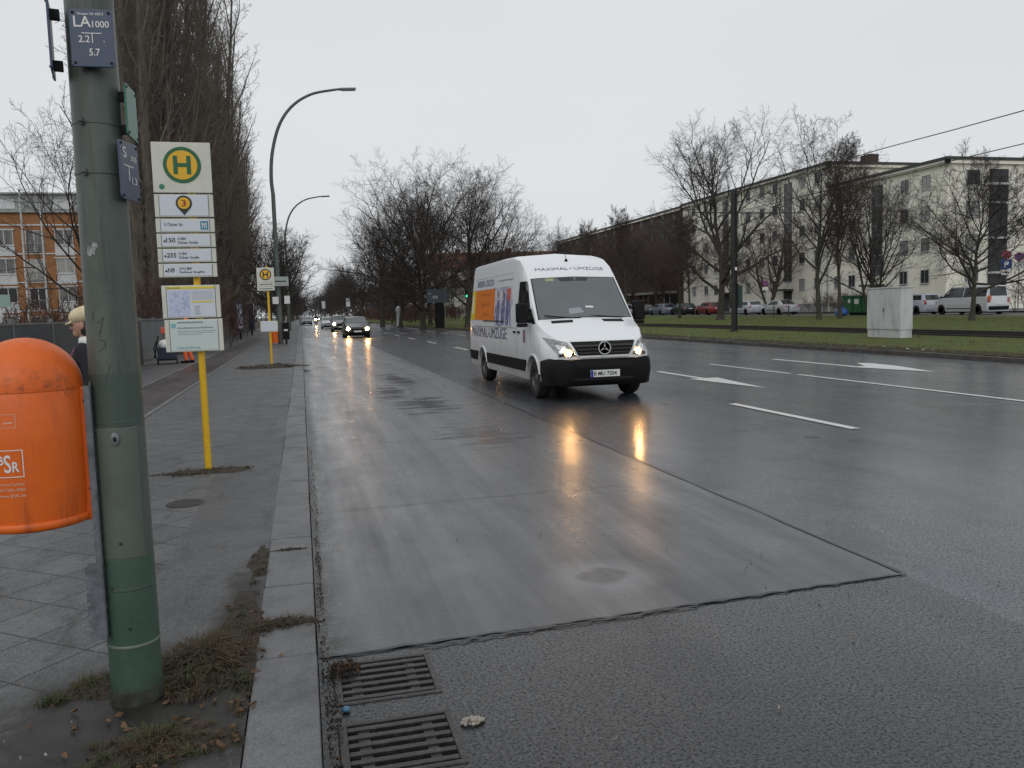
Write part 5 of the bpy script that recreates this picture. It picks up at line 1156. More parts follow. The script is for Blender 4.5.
# far wood closing the view: nobody could count it
g = TreeGen(77); far = MB(); spw = spread_spec(12, 9, .08, (70, 30), .5, .6, .05)[:3]; spw[2] = dict(spw[2], kids=0, min=.06); spw[1] = dict(spw[1], min=.07)
for k in range(260):
    x = rng.uniform(-70, 150); y = rng.uniform(300, 560) if -9 < x < 20 else rng.uniform(215, 420)
    if -2.5 < x < 12: y = rng.uniform(520, 620)
    g.grow(np.array([x, y, -.3]), np.array([rng.normal(0, .04), rng.normal(0, .04), 1.0]), rng.uniform(7.5, 11.5), .22, 0, spw)
V0 = sum(len(v) for v in g.v[0]); F_ = np.concatenate(g.f[0] + [f + V0 for f in g.f[1]]); V_ = np.concatenate(g.v[0] + g.v[1])
me = bpy.data.meshes.new('distant_wood'); me.vertices.add(len(V_)); me.vertices.foreach_set('co', V_.ravel()); me.loops.add(F_.size); me.loops.foreach_set('vertex_index', F_.ravel().astype(np.int32)); me.polygons.add(len(F_)); me.polygons.foreach_set('loop_start', np.arange(0, F_.size, 4, dtype=np.int32)); me.update(calc_edges=True); me.materials.append(M['twig'])
o = bpy.data.objects.new('distant_wood', me); COL.objects.link(o); o['kind'] = 'stuff'
for k in range(16):
    dup(hb_, (rng.uniform(14, 34), 118 + 9 * k, .0), k * 1.9, 'low dark hedge behind the median trees', (3.2, 2.4, 1.5), 'hedges behind the median trees')
rb = bush('bright red leaved shrub at the right edge behind the minibus', (50.8, 46.6, 1.35), 63, .55, .9, 26, 'shrubred')
# ------------------------------------------------------------------ buildings
def window(par, face, u, z, w, h, n0, mull=1, frame='whitetrim', sill=True, depth=.12):
    """face 'x': wall plane x=n0 looking to -x, u runs along y; face 'y': wall plane y=n0 looking to -y, u runs along x"""
    def bx(m, u0, u1, d0, d1, z0, z1): return m.bb(n0 - d1, n0 - d0, u0, u1, z0, z1) if face == 'x' else m.bb(u0, u1, n0 - d1, n0 - d0, z0, z1)
    m = MB(); f = .06
    bx(m, u - w / 2, u + w / 2, -.02, .05, z, z + f); bx(m, u - w / 2, u + w / 2, -.02, .05, z + h - f, z + h); bx(m, u - w / 2, u - w / 2 + f, -.02, .05, z + f, z + h - f); bx(m, u + w / 2 - f, u + w / 2, -.02, .05, z + f, z + h - f)
    for k in range(mull): c = u - w / 2 + w * (k + 1) / (mull + 1); bx(m, c - .035, c + .035, -.01, .045, z + f, z + h - f)
    o = m.build('window', M[frame], par)
    m = MB(); bx(m, u - w / 2 + f, u + w / 2 - f, .004, .016, z + f, z + h - f); m.build('pane', M['pane' if frame == 'framedark' else ('pane', 'pane', 'curtain', 'pane', 'curtain', 'blind')[int(rng.integers(6))]], o)
    if sill: m = MB(); bx(m, u - w / 2 - .06, u + w / 2 + .06, -.01, .12, z - .06, z - .002); m.build('sill', M['whitetrim'], o)
    return o
M['stairglass'] = mat('stair_glazing', (.055, .060, .064), .25, spec=.4, noise=(1.2, (.09, .095, .10), .45, .7))
# long cream block (two roof heights) and brown block behind the lawn
FX = 54.0
def block(name, label, y0, y1, z0, z1, wall, roofz, rows, cols, stairs, depth=12, base=None, chim=()):
    t = thing(name, label, 'building', (0, 0, 0))
    MB().bb(FX, FX + depth, y0, y1, z0, z1).build('wall', M[wall], t)
    rf = MB().bb(FX - .45, FX + depth + .4, y0 - .4, y1, z1, z1 + .14).bb(FX - .38, FX + depth + .3, y0 - .32, y1, z1 + .14, z1 + .26).build('roof', M['roofdark'], t)
    MB().bb(FX - .36, FX - .004, y0 - .30, y1, z1 - .30, z1 - .002).bb(FX - .36, FX + depth + .3, y0 - .30, y0 - .004, z1 - .30, z1 - .002).build('cornice', M['render'], t)
    for (cx_, cy_, w_, h_) in chim: MB().bb(FX + cx_, FX + cx_ + 1.2, cy_, cy_ + w_, z1 + .26, z1 + .26 + h_).build('chimney', M['brownbrick'], rf)
    MB().bb(FX - .03, FX - .004, y0 + .05, y1 - .05, z0, z0 + .9).build('plinth', M['greypanel'], t)
    for y in cols:
        for z in rows: window(t, 'x', y, z, 1.0, 1.2, FX, 1, 'framedark' if wall == 'brownbrick' else 'frame', wall != 'brownbrick')
    for y in stairs:
        st = MB().bb(FX - .06, FX - .004, y - .75, y + .75, z0 + 3.4, z1 - .8).build('stair_window', M['stairglass'], t)
        m = MB()
        for k in range(int((z1 - z0 - 4.2) / .95)): m.bb(FX - .075, FX - .062, y - .75, y + .75, z0 + 3.4 + k * .95, z0 + 3.47 + k * .95)
        m.bb(FX - .075, FX - .062, y - .03, y + .03, z0 + 3.4, z1 - .8); m.build('glazing_bars', M['greypanel'], st)
        MB().bb(FX - .05, FX - .004, y - .8, y + .8, z0 + .12, z0 + 2.4).build('door', M['roofdark'], t)
        MB().bb(FX - 1.1, FX - .06, y - 1.2, y + 1.2, z0 + 2.42, z0 + 2.6).build('canopy', M['roofdark'], t)
    return t
rows5 = [2.95, 5.85, 8.75, 11.65, 14.1]; rows4 = [2.95, 5.75, 8.55, 11.2]
bA = block('apartment_block', 'lower cream apartment block at the right edge, its end wall facing the camera', 60.4, 76.7, .5, 13.3, 'render', 13.5, rows4, [62.9, 65.6, 73.0, 75.3], [69.3])
# end wall with a stair strip and balconies
for x in (56.6,):
    for z in rows4: window(bA, 'y', x, z, 1.4, 1.3, 60.4, 1, 'frame')
stp = MB().bb(58.3, 60.2, 60.30, 60.396, 1.0, 12.6).build('stair_window', M['pane'], bA)
for z in (3.6, 6.6, 9.6, 11.2): MB().bb(58.2, 60.3, 59.9, 60.298, z, z + .18).build('balcony_slab', M['whitetrim'], stp)
bB = block('apartment_block', 'long taller cream apartment block behind the tram mast', 76.8, 111.0, .5, 15.8, 'render', 16.0, rows5, [78.8, 81.6, 87.0, 89.8, 93.0, 95.8, 101.3, 104.0, 107.6], [84.35, 98.6], chim=((5.2, 77.4, 1.4, 1.0), (3, 97, 1.4, .8), (4, 89, 1.0, .6)))
MB().tube([(FX - .08, 76.95, .5), (FX - .08, 76.95, 15.5)], .06, 8).build('downpipe', M['greypanel'], bB)
bC = block('apartment_block', 'dark brown brick block with shops, farthest along the street', 111.1, 172, .5, 15.6, 'brownbrick', 15.8, rows5[1:], [114 + 4.0 * k for k in range(14)], [])
for y in (113.5, 121.5, 129.5, 137.5, 145.5, 153.5):
    MB().bb(FX - .05, FX - .004, y, y + 6.2, .9, 3.3).build('shop_window', M['pane'], bC); MB().bb(FX - 1.6, FX - .06, y - .4, y + 6.6, 3.4, 3.75).build('canopy', M['greypanel'], bC)
    for k in range(2): MB().bb(FX - .12, FX - .052, y + 1.9 + 2 * k, y + 2.1 + 2 * k, .9, 3.3).build('shop_pillar', M['render'], bC)
t = thing('apartment_block', 'block with a pale green pitched roof showing above the right end of the cream block', 'building', (73.5, 63, .5))
MB().bb(0, 26, 0, 12, 0, 13.2).build('wall', M['render'], t); MB().prism([(-.6, 13.2), (12.6, 13.2), (6, 16.6)], lambda u, v: (-.6, u, v), lambda u, v: (26.6, u, v)).build('roof', M['sageroof'], t)
t = thing('terrace_house', 'far red roofed terrace behind the trees at the left end of the van roof', 'building', (30, 205, .3), R(-8))
MB().bb(0, 52, 0, 12, 0, 11.5).build('wall', M['render'], t); rf = MB().prism([(-.6, 11.5), (12.6, 11.5), (6, 16.2)], lambda u, v: (-.5, u, v), lambda u, v: (52.5, u, v)).build('roof', M['redroof'], t)
for x in (8, 21, 36, 46): MB().bb(x, x + 1.3, 4.4, 5.6, 14.6, 17.0).build('chimney', M['redroof'], rf)
for x in range(3, 50, 4):
    for z in (2, 5, 8): window(t, 'y', x, z, 1.2, 1.4, 0, 1)
# orange brick building on the left
bO = thing('office_building', 'four storey orange brick building with white window bands behind the fence', 'building', (0, 0, 0))
X0, X1, YF = -44.0, -12.5, 90.0
MB().bb(X0, X1, YF, YF + 13, 0, 12.4).build('wall', M['orangebrick'], bO)
at = MB().bb(X0 + .8, X1 - .8, YF + .9, YF + 12, 12.4, 14.15).build('attic', M['greypanel'], bO)
MB().bb(X0 - .1, X1 + .1, YF - .25, YF + 13.1, 12.28, 12.46).build('parapet', M['greypanel'], bO)
MB().bb(X0 + .6, X1 - .6, YF + .7, YF + 12.2, 14.15, 14.32).build('roof', M['greypanel'], bO)
bands = MB()
for k in range(4): bands.bb(X0, X1, YF - .07, YF - .004, 11.05 - 2.75 * k + .0, 11.17 - 2.75 * k)
bands.build('string_course', M['whitetrim'], bO)
xw = -43.0; k = 0
while xw < X1 - 1.2:
    for r_ in range(4):
        zt = 10.62 - 2.75 * r_
        if k % 2 == 0:
            window(bO, 'y', xw, zt - 1.45, 1.62, 1.45, YF - .01, 1); MB().bb(xw - .86, xw + .86, YF - .06, YF - .004, zt - 2.45, zt - 1.53).build('spandrel', M['whitetrim'], bO)
            MB().bb(xw - .95, xw + .95, YF - .13, YF - .004, zt + .01, zt + .13).build('lintel', M['whitetrim'], bO)
        else:
            window(bO, 'y', xw, zt - 2.1, 1.55, 2.05, YF - .01, 1, sill=False)
            m = MB(); m.bb(xw - .85, xw + .85, YF - .22, YF - .19, zt - 1.28, zt - 1.22).bb(xw - .85, xw + .85, YF - .22, YF - .19, zt - 2.1, zt - 2.05)
            for j in range(13): m.bb(xw - .84 + j * .14 - .01, xw - .84 + j * .14 + .01, YF - .215, YF - .195, zt - 2.05, zt - 1.25)
            m.build('balcony_rail', M['greypanel'], bO)
    if k % 2 == 0: MB().bb(xw - 1.0, xw + .9, YF + .84, YF + .898, 12.75, 13.65).build('attic_panel', M['whitetrim'], at)
    xw += 2.62; k += 1
# ------------------------------------------------------------------ fence, flag poles, poster column on the left
FXl = -5.25
t = thing('panel_fence', 'long dark grey panel fence along the far edge of the left pavement', 'fence', (0, 0, 0))
y = 2.0; k = 0
while y < 100:
    d = 2.55 if y < 60 else 5.1
    if 28.5 < y < 36:   # open steel bars near the cart
        m = MB()
        for j in range(17): m.tube([(FXl, y + .1 + j * .147, .2), (FXl, y + .1 + j * .147, 1.68)], .011, 5)
        m.bb(FXl - .02, FXl + .02, y, y + d, 1.62, 1.66).bb(FXl - .02, FXl + .02, y, y + d, .28, .32); m.build('bar_panel', M['fencepost'], t)
    else:
        MB().bb(FXl - .02, FXl + .02, y + .04, y + d - .04, .16, 1.60).build('panel', M['fence'], t)
        MB().bb(FXl - .03, FXl + .03, y + .04, y + d - .04, 1.602, 1.64).build('top_rail', M['fencepost'], t)
    if k % 1 == 0: MB().bb(FXl - .04, FXl + .04, y - .036, y + .036, .1, 1.72).build('post', M['fencepost'], t)
    y += d; k += 1
for x, y, H, lab in ((-17.1, 60, 10.0, 'left one of two slim white flagpoles before the brick building'), (-15.95, 60, 9.3, 'right one of two slim white flagpoles before the brick building')):
    t = thing('flagpole', lab, 'flagpole', (x, y, .1), 0, 'flagpoles before the brick building')
    MB().tube([(0, 0, 0), (0, 0, H)], [.09, .055], 12).build('pole', M['whitetrim'], t, smooth=40); MB().tube([(0, 0, H), (0, 0, H + .12)], [.09, .05], 12).build('cap', M['galv'], t); MB().tube([(-.02, -.02, H - .15), (.6, -.02, H - .02)], .02, 6).build('arm', M['galv'], t)
t = thing('sign_post', 'pale green board on a white post at the left edge behind the bin', 'sign', (-10.6, 34, .1)); MB().tube([(0, 0, 0), (0, 0, 2.6)], .05, 10).build('post', M['whitetrim'], t); MB().bb(-.45, .35, -.07, -.05, 2.15, 2.6).build('panel', mat('pale_green_board', (.25, .36, .32), .5), t)
t = thing('poster_column', 'tall blue and white poster board at the fence beyond the bus stop', 'poster board', (-4.1, 60, SW)); MB().bb(-.22, .22, -.1, .1, .6, 2.65).build('case', M['signblue'], t, bevel=.02); MB().bb(-.17, .17, -.112, -.1, .75, 2.4).build('poster', M['adphoto'], t); MB().bb(-.06, .06, -.05, .05, 0, .6).build('leg', M['black'], t)
t = thing('poster_column', 'narrower dark blue board beyond the first poster board', 'poster board', (-4.0, 72, SW)); MB().bb(-.2, .2, -.1, .1, .5, 2.6).build('case', M['navy'], t, bevel=.02); MB().bb(-.06, .06, -.05, .05, 0, .5).build('leg', M['black'], t)
# ------------------------------------------------------------------ tram lawn furniture
t = thing('switch_cabinet', 'large pale grey two door switch cabinet on the tram lawn', 'cabinet', (22.0, 26.85, .14))
MB().bb(.0, .50, 0, 1.90, 0, .30).build('plinth', M['cabinet'], t, bevel=.01); cb = MB().bb(-.02, .52, -.02, 1.92, .305, 1.90).build('case', M['cabinet'], t, bevel=.012)
for a, b in ((.03, .94), (.96, 1.87)): MB().bb(-.036, -.0205, a, b, .34, 1.84).build('door', M['cabinet'], t, bevel=.004)
MB().bb(-.05, .55, -.05, 1.95, 1.90, 1.95).build('lid', M['cabinet'], t, bevel=.01); MB().bb(-.045, -.0365, .90, .93, 1.0, 1.14).build('door_handle', M['black'], t)
t = thing('tram_mast', 'slim black steel tram mast standing in the lawn', 'mast', (22.5, 40.2, .14))
MB().bb(-.2, .2, -.2, .2, 0, .04).bb(-.12, -.095, -.12, .12, .04, 7.45).bb(.095, .12, -.12, .12, .04, 7.45).bb(-.095, .095, -.012, .012, .04, 7.45).build('pole', M['maststeel'], t)
MB().tube([(0, 0, 6.28), (-2.4, -.02, 6.30)], .03, 8).tube([(0, 0, 7.1), (-1.3, 0, 6.32)], .014, 6).tube([(0, 0, 6.28), (4.2, 0, 6.28)], .03, 8).tube([(0, 0, 7.35), (3.0, 0, 6.3)], .014, 6).build('bracket_arm', M['maststeel'], t)
MB().bb(.16, .40, -.16, .10, 1.25, 2.45).build('control_box', mat('mast_box_green', (.018, .04, .032), .5), t, bevel=.01); MB().bb(-.02, .10, -.13, -.095, 3.25, 3.42).build('label_plate', M['white'], t)
tag(MB().tube([(25.2, y, 8.15 + .10 * math.cos(y * .19) ** 2) for y in range(-20, 150, 4)], .020, 5).build('overhead_wire', M['wire']), 'upper overhead tram wire slanting across the sky at the right', 'wire')
tag(MB().tube([(25.2, y, 7.0) for y in range(-20, 150, 10)], .018, 5).build('overhead_wire', M['wire']), 'lower overhead tram wire across the roof of the cream block', 'wire')
sk = thing('skip_container', 'green steel skip half hidden by the grey cabinet', 'skip', (43.8, 56.4, .42)); m = MB(); m.prism([(0, .2), (3.6, .2), (4.1, 1.55), (-.5, 1.55)], lambda u, v: (0, u, v), lambda u, v: (1.75, u, v)); m.build('tub', M['skipgreen'], sk, bevel=.02)
m = MB()
for u in (.5, 1.6, 2.7): m.bb(-.05, -.004, u, u + .12, .25, 1.5)
m.bb(-.06, 1.81, -.55, 4.15, 1.5, 1.6); m.build('rib', M['skipgreen'], sk); MB().bb(-.012, -.004, 1.95, 2.5, .9, 1.3).bb(-.012, -.004, 3.0, 3.3, 1.0, 1.3).build('label_plate', M['white'], sk); MB().bb(.2, 1.5, .2, 3.4, 0, .2).build('skid', M['black'], sk)
bag = MB().lathe([(.05, 0), (.42, .06), (.50, .25), (.42, .48), (.20, .62), (.08, .70), (.13, .80), (0, .78)], n=18); bag.v = [(x * (1 + .16 * math.sin(5 * z + 3 * math.atan2(y, x))), y * (1 + .12 * math.cos(4 * math.atan2(y, x) + z * 6)), z) for x, y, z in bag.v]
tag(bag.build('bin_bag', M['bagblue'], smooth=60, loc=(41.2, 56.9, .40)), 'full blue bin bag on the grass beside the green skip', 'bag')
t = thing('tree_stakes', 'pair of low wooden stakes on the grass in front of the silver grey sedan', 'stakes', (40.5, 64.3, .39)); 
for dx in (-.5, .5): MB().tube([(dx * .8, -dx, 0), (dx * .8, -dx, .95)], .05, 8).build('stake', M['bark'], t)
def round_sign(par, z, r, face, ring, y=-.05):
    d = MB().lathe([(0, .006), (r, .006), (r, 0)], n=28).build('sign_disc', M[ring], par); d.location = (0, y, z); d.rotation_euler = (R(90), 0, 0)
    e = MB().lathe([(0, .004), (r * .8, .004), (r * .8, 0)], n=28).build('sign_face', M[face], d); e.location = (0, 0, .006); return d
t = thing('parking_sign', 'blue parking sign with red round sign above, behind the minibus', 'sign', (48.2, 48.3, .42), R(-40)); MB().tube([(0, 0, 0), (0, 0, 4.35)], .04, 10).build('post', M['galv'], t)
p_ = MB().bb(-.34, .34, -.06, -.04, 3.1, 3.75).build('parking_panel', M['pblue'], t, bevel=.004); m = MB(); lettering(m, 'P', -.13, 3.2, .28, .45, lambda u, v: (u, -.063, v), .03); m.build('lettering', M['inkwhite'], p_)
p_ = MB().bb(-.34, .34, -.06, -.04, 2.70, 3.05).build('lower_panel', M['white'], t, bevel=.004); m = MB(); m.bb(-.24, .18, -.064, -.06, 2.80, 2.86).bb(-.1, .14, -.064, -.06, 2.86, 2.92); m.build('car_symbol', M['ink'], p_); d = round_sign(t, 4.08, .30, 'signred', 'signred')
t = thing('no_stopping_sign', 'faded violet round sign with a white plate, right of the parking sign', 'sign', (49.6, 48.6, .42), R(-40)); MB().tube([(0, 0, 0), (0, 0, 4.3)], .035, 10).build('post', M['galv'], t); round_sign(t, 3.95, .31, 'signpurple', 'signred'); MB().bb(-.3, .3, -.06, -.04, 3.15, 3.55).build('lower_panel', M['white'], t, bevel=.004)
t = thing('no_stopping_sign', 'small violet sign with a white plate behind the bright silver hatchback', 'sign', (48.6, 80.2, .42), R(-35)); MB().tube([(0, 0, 0), (0, 0, 3.6)], .035, 10).build('post', M['galv'], t); round_sign(t, 3.3, .3, 'signpurple', 'signred'); MB().bb(-.3, .3, -.06, -.04, 2.55, 2.9).build('lower_panel', M['white'], t, bevel=.004)
t = thing('planter_bin', 'dark green container under the red leaved shrub at the right edge', 'container', (50.4, 46.2, .5)); MB().bb(-.7, .9, -.5, .5, 0, .92).build('tub', mat('dark_green_tub', (.012, .03, .022), .5), t, bevel=.03); MB().bb(-.75, .95, -.55, .55, .92, 1.0).build('rim', M['black'], t, bevel=.01)
# slate board on a dark pillar, traffic lights and small signs at the centre
t = thing('direction_board', 'slate blue board on a thick dark pillar in front of the median trees', 'sign', (12.75, 77, .14)); MB().bb(-.62, .25, -.12, .12, 0, 2.35).build('pillar', M['black'], t, bevel=.02); b = MB().bb(-1.35, .75, -.2, -.14, 2.35, 3.6).build('panel', M['boardblue'], t, bevel=.01); MB().bb(-.8, -.3, -.206, -.2, 2.75, 3.0).bb(-1.15, -.95, -.206, -.2, 3.15, 3.28).build('printed_panel', M['greypanel'], b); MB().tube([(.36, -.2, 0), (.36, -.2, 3.6)], .045, 8).build('post', M['galv'], t)
t = thing('white_column', 'slim white column standing under the median trees, left of the slate board', 'column', (11.0, 97, .14)); MB().lathe([(.28, 0), (.25, .3), (.22, 1.5), (.30, 1.7), (.26, 2.1), (.12, 2.3), (0, 2.32)], n=14).build('shaft', M['cabinet'], t, smooth=50)
t = thing('round_lamp_sign', 'small pale round sign on a post just right of the slate board', 'sign', (14.6, 79, .14)); MB().tube([(0, 0, 0), (0, 0, 3.0)], .04, 8).build('post', M['galv'], t); round_sign(t, 2.75, .26, 'white', 'white'); MB().bb(-.22, .22, -.06, -.04, 1.95, 2.4).build('lower_panel', M['cream'], t)
def signal(loc, label):
    t = thing('traffic_light', label, 'traffic light', loc, 0, 'distant traffic lights'); MB().tube([(0, 0, 0), (0, 0, 4.4)], .06, 8).build('post', M['galv'], t); b = MB().bb(-.35, .35, -.2, -.14, 2.9, 4.4).build('backboard', M['whitetrim'], t, bevel=.02); MB().bb(-.16, .16, -.13, .03, 3.05, 4.2).build('housing', M['black'], b); return t
signal((8.2, 150, .1), 'nearer of two tiny traffic lights above the oncoming cars'); signal((4.6, 175, .1), 'farther tiny traffic light left of the nearer one')
t = thing('traffic_light', 'traffic light showing green just behind the tail of the moving van', 'traffic light', (16.0, 81, .14)); MB().tube([(0, 0, 0), (0, 0, 3.9)], .06, 8).build('post', M['galv'], t); b = MB().bb(-.16, .16, -.2, -.04, 2.8, 3.9).build('housing', M['black'], t, bevel=.02); e = MB().lathe([(0, .02), (.10, .01), (.11, 0)], n=14).build('lit_lamp', mat('green_lamp', (.1, .9, .5), .3, emit=((.05, 1, .45), 3)), b); e.location = (0, -.2, 2.98); e.rotation_euler = (R(90), 0, 0)
# ------------------------------------------------------------------ people
def capsule(mb, p0, p1, r0, r1, n=14):
    p0, p1 = Vector(p0), Vector(p1); d = (p1 - p0); d = d.normalized() if d.length > 1e-6 else Vector((0, 0, 1)); P = []; Rr = []
    for a in (-85, -60, -30): P.append(p0 + d * r0 * math.sin(R(a))); Rr.append(r0 * math.cos(R(a)))
    P += [p0, p1]; Rr += [r0, r1]
    for a in (30, 60, 85): P.append(p1 + d * r1 * math.sin(R(a))); Rr.append(r1 * math.cos(R(a)))
    return mb.tube(P, Rr, n)
def ell(mb, c, r, n=18):
    prof = [(math.cos(R(a)), math.sin(R(a))) for a in range(-85, 86, 17)]; k = len(mb.v); mb.lathe(prof, n=n)
    mb.v[k:] = [(c[0] + x * r[0], c[1] + y * r[1], c[2] + z * r[2]) for x, y, z in mb.v[k:]]; return mb
def fuse(mb, name, mt, par, vox=.012, it=4):
    o = mb.build('tmp', None); r = o.modifiers.new('r', 'REMESH'); r.mode = 'VOXEL'; r.voxel_size = vox; r.use_smooth_shade = True
    s_ = o.modifiers.new('s', 'SMOOTH'); s_.iterations = it; s_.factor = .5
    dg = bpy.context.evaluated_depsgraph_get(); me = bpy.data.meshes.new_from_object(o.evaluated_get(dg)); bpy.data.objects.remove(o)
    me.name = name; me.materials.clear(); me.materials.append(M[mt]); me.polygons.foreach_set('use_smooth', [True] * len(me.polygons))
    q = bpy.data.objects.new(name, me); COL.objects.link(q); q.parent = par; return q
def hand(mb, w, d, side, up):
    """w wrist, d pointing direction, side: thumb direction"""
    w, d, s_ = Vector(w), Vector(d).normalized(), Vector(side).normalized(); n = d.cross(s_)
    capsule(mb, w, w + d * .07, .026, .034, 10); capsule(mb, w + d * .05 - s_ * .02, w + d * .085 - s_ * .025, .018, .015, 8)
    for k, L in enumerate((.062, .072, .068, .052)):
        b = w + d * .088 + s_ * (.028 - .019 * k); m_ = b + d * L * .5 + n * .010; e = b + d * L * .85 + n * .032; capsule(mb, b, m_, .0092, .0085, 8); capsule(mb, m_, e, .0085, .007, 8)
    b = w + d * .03 + s_ * .025; m_ = b + d * .03 + s_ * .022; capsule(mb, b, m_, .012, .010, 8); capsule(mb, m_, m_ + d * .03 + n * .01, .010, .008, 8)
def person(label, loc, rz, H, pose, coat, trousers, shoes='black', jacket_len=.78):
    """faces +Y; pose: knees, ankles, elbows and wrists"""
    t = thing('person', label, 'person', loc, rz); t.scale = (H / 1.74,) * 3
    B = MB(); pel = (0, -.01, .95); che = (0, 0, 1.28); nk = (0, .0, 1.46); hc = Vector((0, .035, 1.615))
    capsule(B, (-.07, 0, .95), (.07, 0, .95), .12, .12); capsule(B, (0, 0, .97), che, .125, .13); capsule(B, (-.10, 0, 1.34), (.10, 0, 1.34), .095, .095); capsule(B, (0, -.01, 1.42), (0, .015, 1.54), .058, .052)
    ell(B, hc, (.077, .096, .118)); ell(B, hc + Vector((0, .06, -.075)), (.045, .038, .038)); capsule(B, hc + Vector((0, .088, .012)), hc + Vector((0, .112, -.024)), .011, .017, 8)
    ell(B, hc + Vector((0, .086, -.058)), (.024, .014, .008)); ell(B, hc + Vector((0, .080, .022)), (.055, .016, .010))
    C = MB(); T = MB(); Sh = MB()
    capsule(C, (-.075, 0, jacket_len + .10), (.075, 0, jacket_len + .10), .15, .15); capsule(C, (0, 0, .98), (0, 0, 1.28), .155, .15); capsule(C, (-.11, 0, 1.33), (.11, 0, 1.33), .115, .115); capsule(C, (0, -.01, 1.40), (0, .005, 1.475), .078, .066)
    capsule(T, (-.07, 0, .95), (.07, 0, .95), .135, .135)
    for i, s_ in enumerate((-1, 1)):
        ell(B, hc + Vector((s_ * .078, -.01, -.005)), (.012, .022, .032)); p = pose[i]
        hip = Vector((s_ * .09, 0, .92)); kn, an, el_, wr_ = (Vector(v) for v in p); sh = Vector((s_ * .185, 0, 1.39))
        capsule(B, hip, kn, .082, .055); capsule(B, kn, an, .054, .036); capsule(B, sh, el_, .048, .038); capsule(B, el_, wr_, .037, .026); hand(B, wr_, wr_ - el_ + Vector((0, 0, -.02)), (-s_ * .3, 1, .0), 1)
        fwd = Vector((0, 1, 0)); capsule(B, an + Vector((0, -.02, -.05)), an + fwd * .15 + Vector((0, 0, -.058)), .036, .028)
        capsule(T, hip, kn, .100, .074); capsule(T, kn, an + Vector((0, 0, .03)), .073, .060)
        capsule(Sh, an + Vector((0, -.03, -.045)), an + fwd * .17 + Vector((0, 0, -.055)), .046, .040); capsule(Sh, an + Vector((0, 0, .03)), an + Vector((0, -.01, -.03)), .050, .048)
        capsule(C, sh, el_, .070, .058); capsule(C, el_, wr_ + (el_ - wr_).normalized() * .02, .057, .044)
    body = fuse(B, 'body', 'skin', t, .009); fuse(C, 'coat', coat, t, .012); fuse(T, 'trousers', trousers, t, .012); fuse(Sh, 'shoes', shoes, t, .012)
    for s_ in (-1, 1): MB().lathe([(0, -.009), (.009, 0), (0, .009)], n=10).build('eye', M['ink'], t, loc=(hc.x + s_ * .032, hc.y + .086, hc.z + .004), smooth=60)
    return t, hc
stand = [[(-.10, .06, .50), (-.10, .03, .085), (-.25, -.02, 1.12), (-.22, .20, 1.00)], [(.10, .02, .50), (.10, -.10, .085), (.25, -.04, 1.12), (.20, .18, 1.02)]]
stride = [[(-.10, .16, .50), (-.10, .22, .085), (-.25, -.10, 1.12), (-.23, .02, .90)], [(.10, .06, .50), (.10, -.26, .11), (.25, .08, 1.12), (.22, .28, 1.00)]]
p1, hc = person('person in a cream knitted cap and dark coat half hidden behind the green mast', (-1.755, 7.7, SW), R(84), 1.57, stride, 'coat', 'jeans')
h_ = MB(); ell(h_, (0, -.02, .06), (.112, .145, .085)); ell(h_, (0, .12, .018), (.072, .055, .014)); h_ = fuse(h_, 'cap', 'hat', p1, .008); h_.location = hc + Vector((0, -.01, .035)); h_.rotation_euler = (R(-14), 0, 0)
hr = MB(); ell(hr, (0, -.035, -.02), (.086, .085, .105)); hr = fuse(hr, 'hair', 'hair', p1, .01); hr.location = hc
sc_ = MB(); sc_.lathe([(.075, 1.42), (.088, 1.45), (.085, 1.49), (.07, 1.51)], n=20); sc_.build('collar', M['white'], p1, smooth=60)
bg = MB(); bg.tube([(-.14, .06, 1.42), (-.06, .165, 1.28), (.06, .17, 1.12), (.16, .10, 1.0)], .017, 8).tube([(-.02, .165, 1.30), (.10, .165, 1.18), (.15, .10, 1.10)], .012, 8); bg.build('bag_strap', M['scarf'], p1, smooth=60)
p2, hc = person('street cleaner in orange hi-vis clothes standing beside the sweeping cart', (-3.80, 30.1, SW), R(78), 1.76, stand, 'hicvis', 'hicvis')
hr = MB(); ell(hr, (0, -.02, .03), (.085, .10, .10)); hr = fuse(hr, 'cap', 'hicvis', p2, .01); hr.location = hc + Vector((0, -.01, .025))
m = MB()
for z, r in ((1.0, .165), (1.16, .162)): m.lathe([(r, z), (r + .004, z + .005), (r + .004, z + .05), (r, z + .055)], n=24)
m.v = [(x * 1.18, y, z) for x, y, z in m.v]; m.build('reflective_band', M['silverband'], p2, smooth=40)
p3, hc = person('rider in dark clothes on the motorcycle far up the road', (2.35, 140.1, .0), math.pi, 1.76, [[(-.22, .28, .62), (-.20, .05, .35), (-.30, .18, 1.12), (-.33, .42, 1.12)], [(.22, .28, .62), (.20, .05, .35), (.30, .18, 1.12), (.33, .42, 1.12)]], 'coat', 'navy')
hl_ = MB(); ell(hl_, (0, 0, 0), (.13, .15, .14)); hl_ = fuse(hl_, 'helmet', 'carblack', p3, .015); hl_.location = hc + Vector((0, 0, .02))
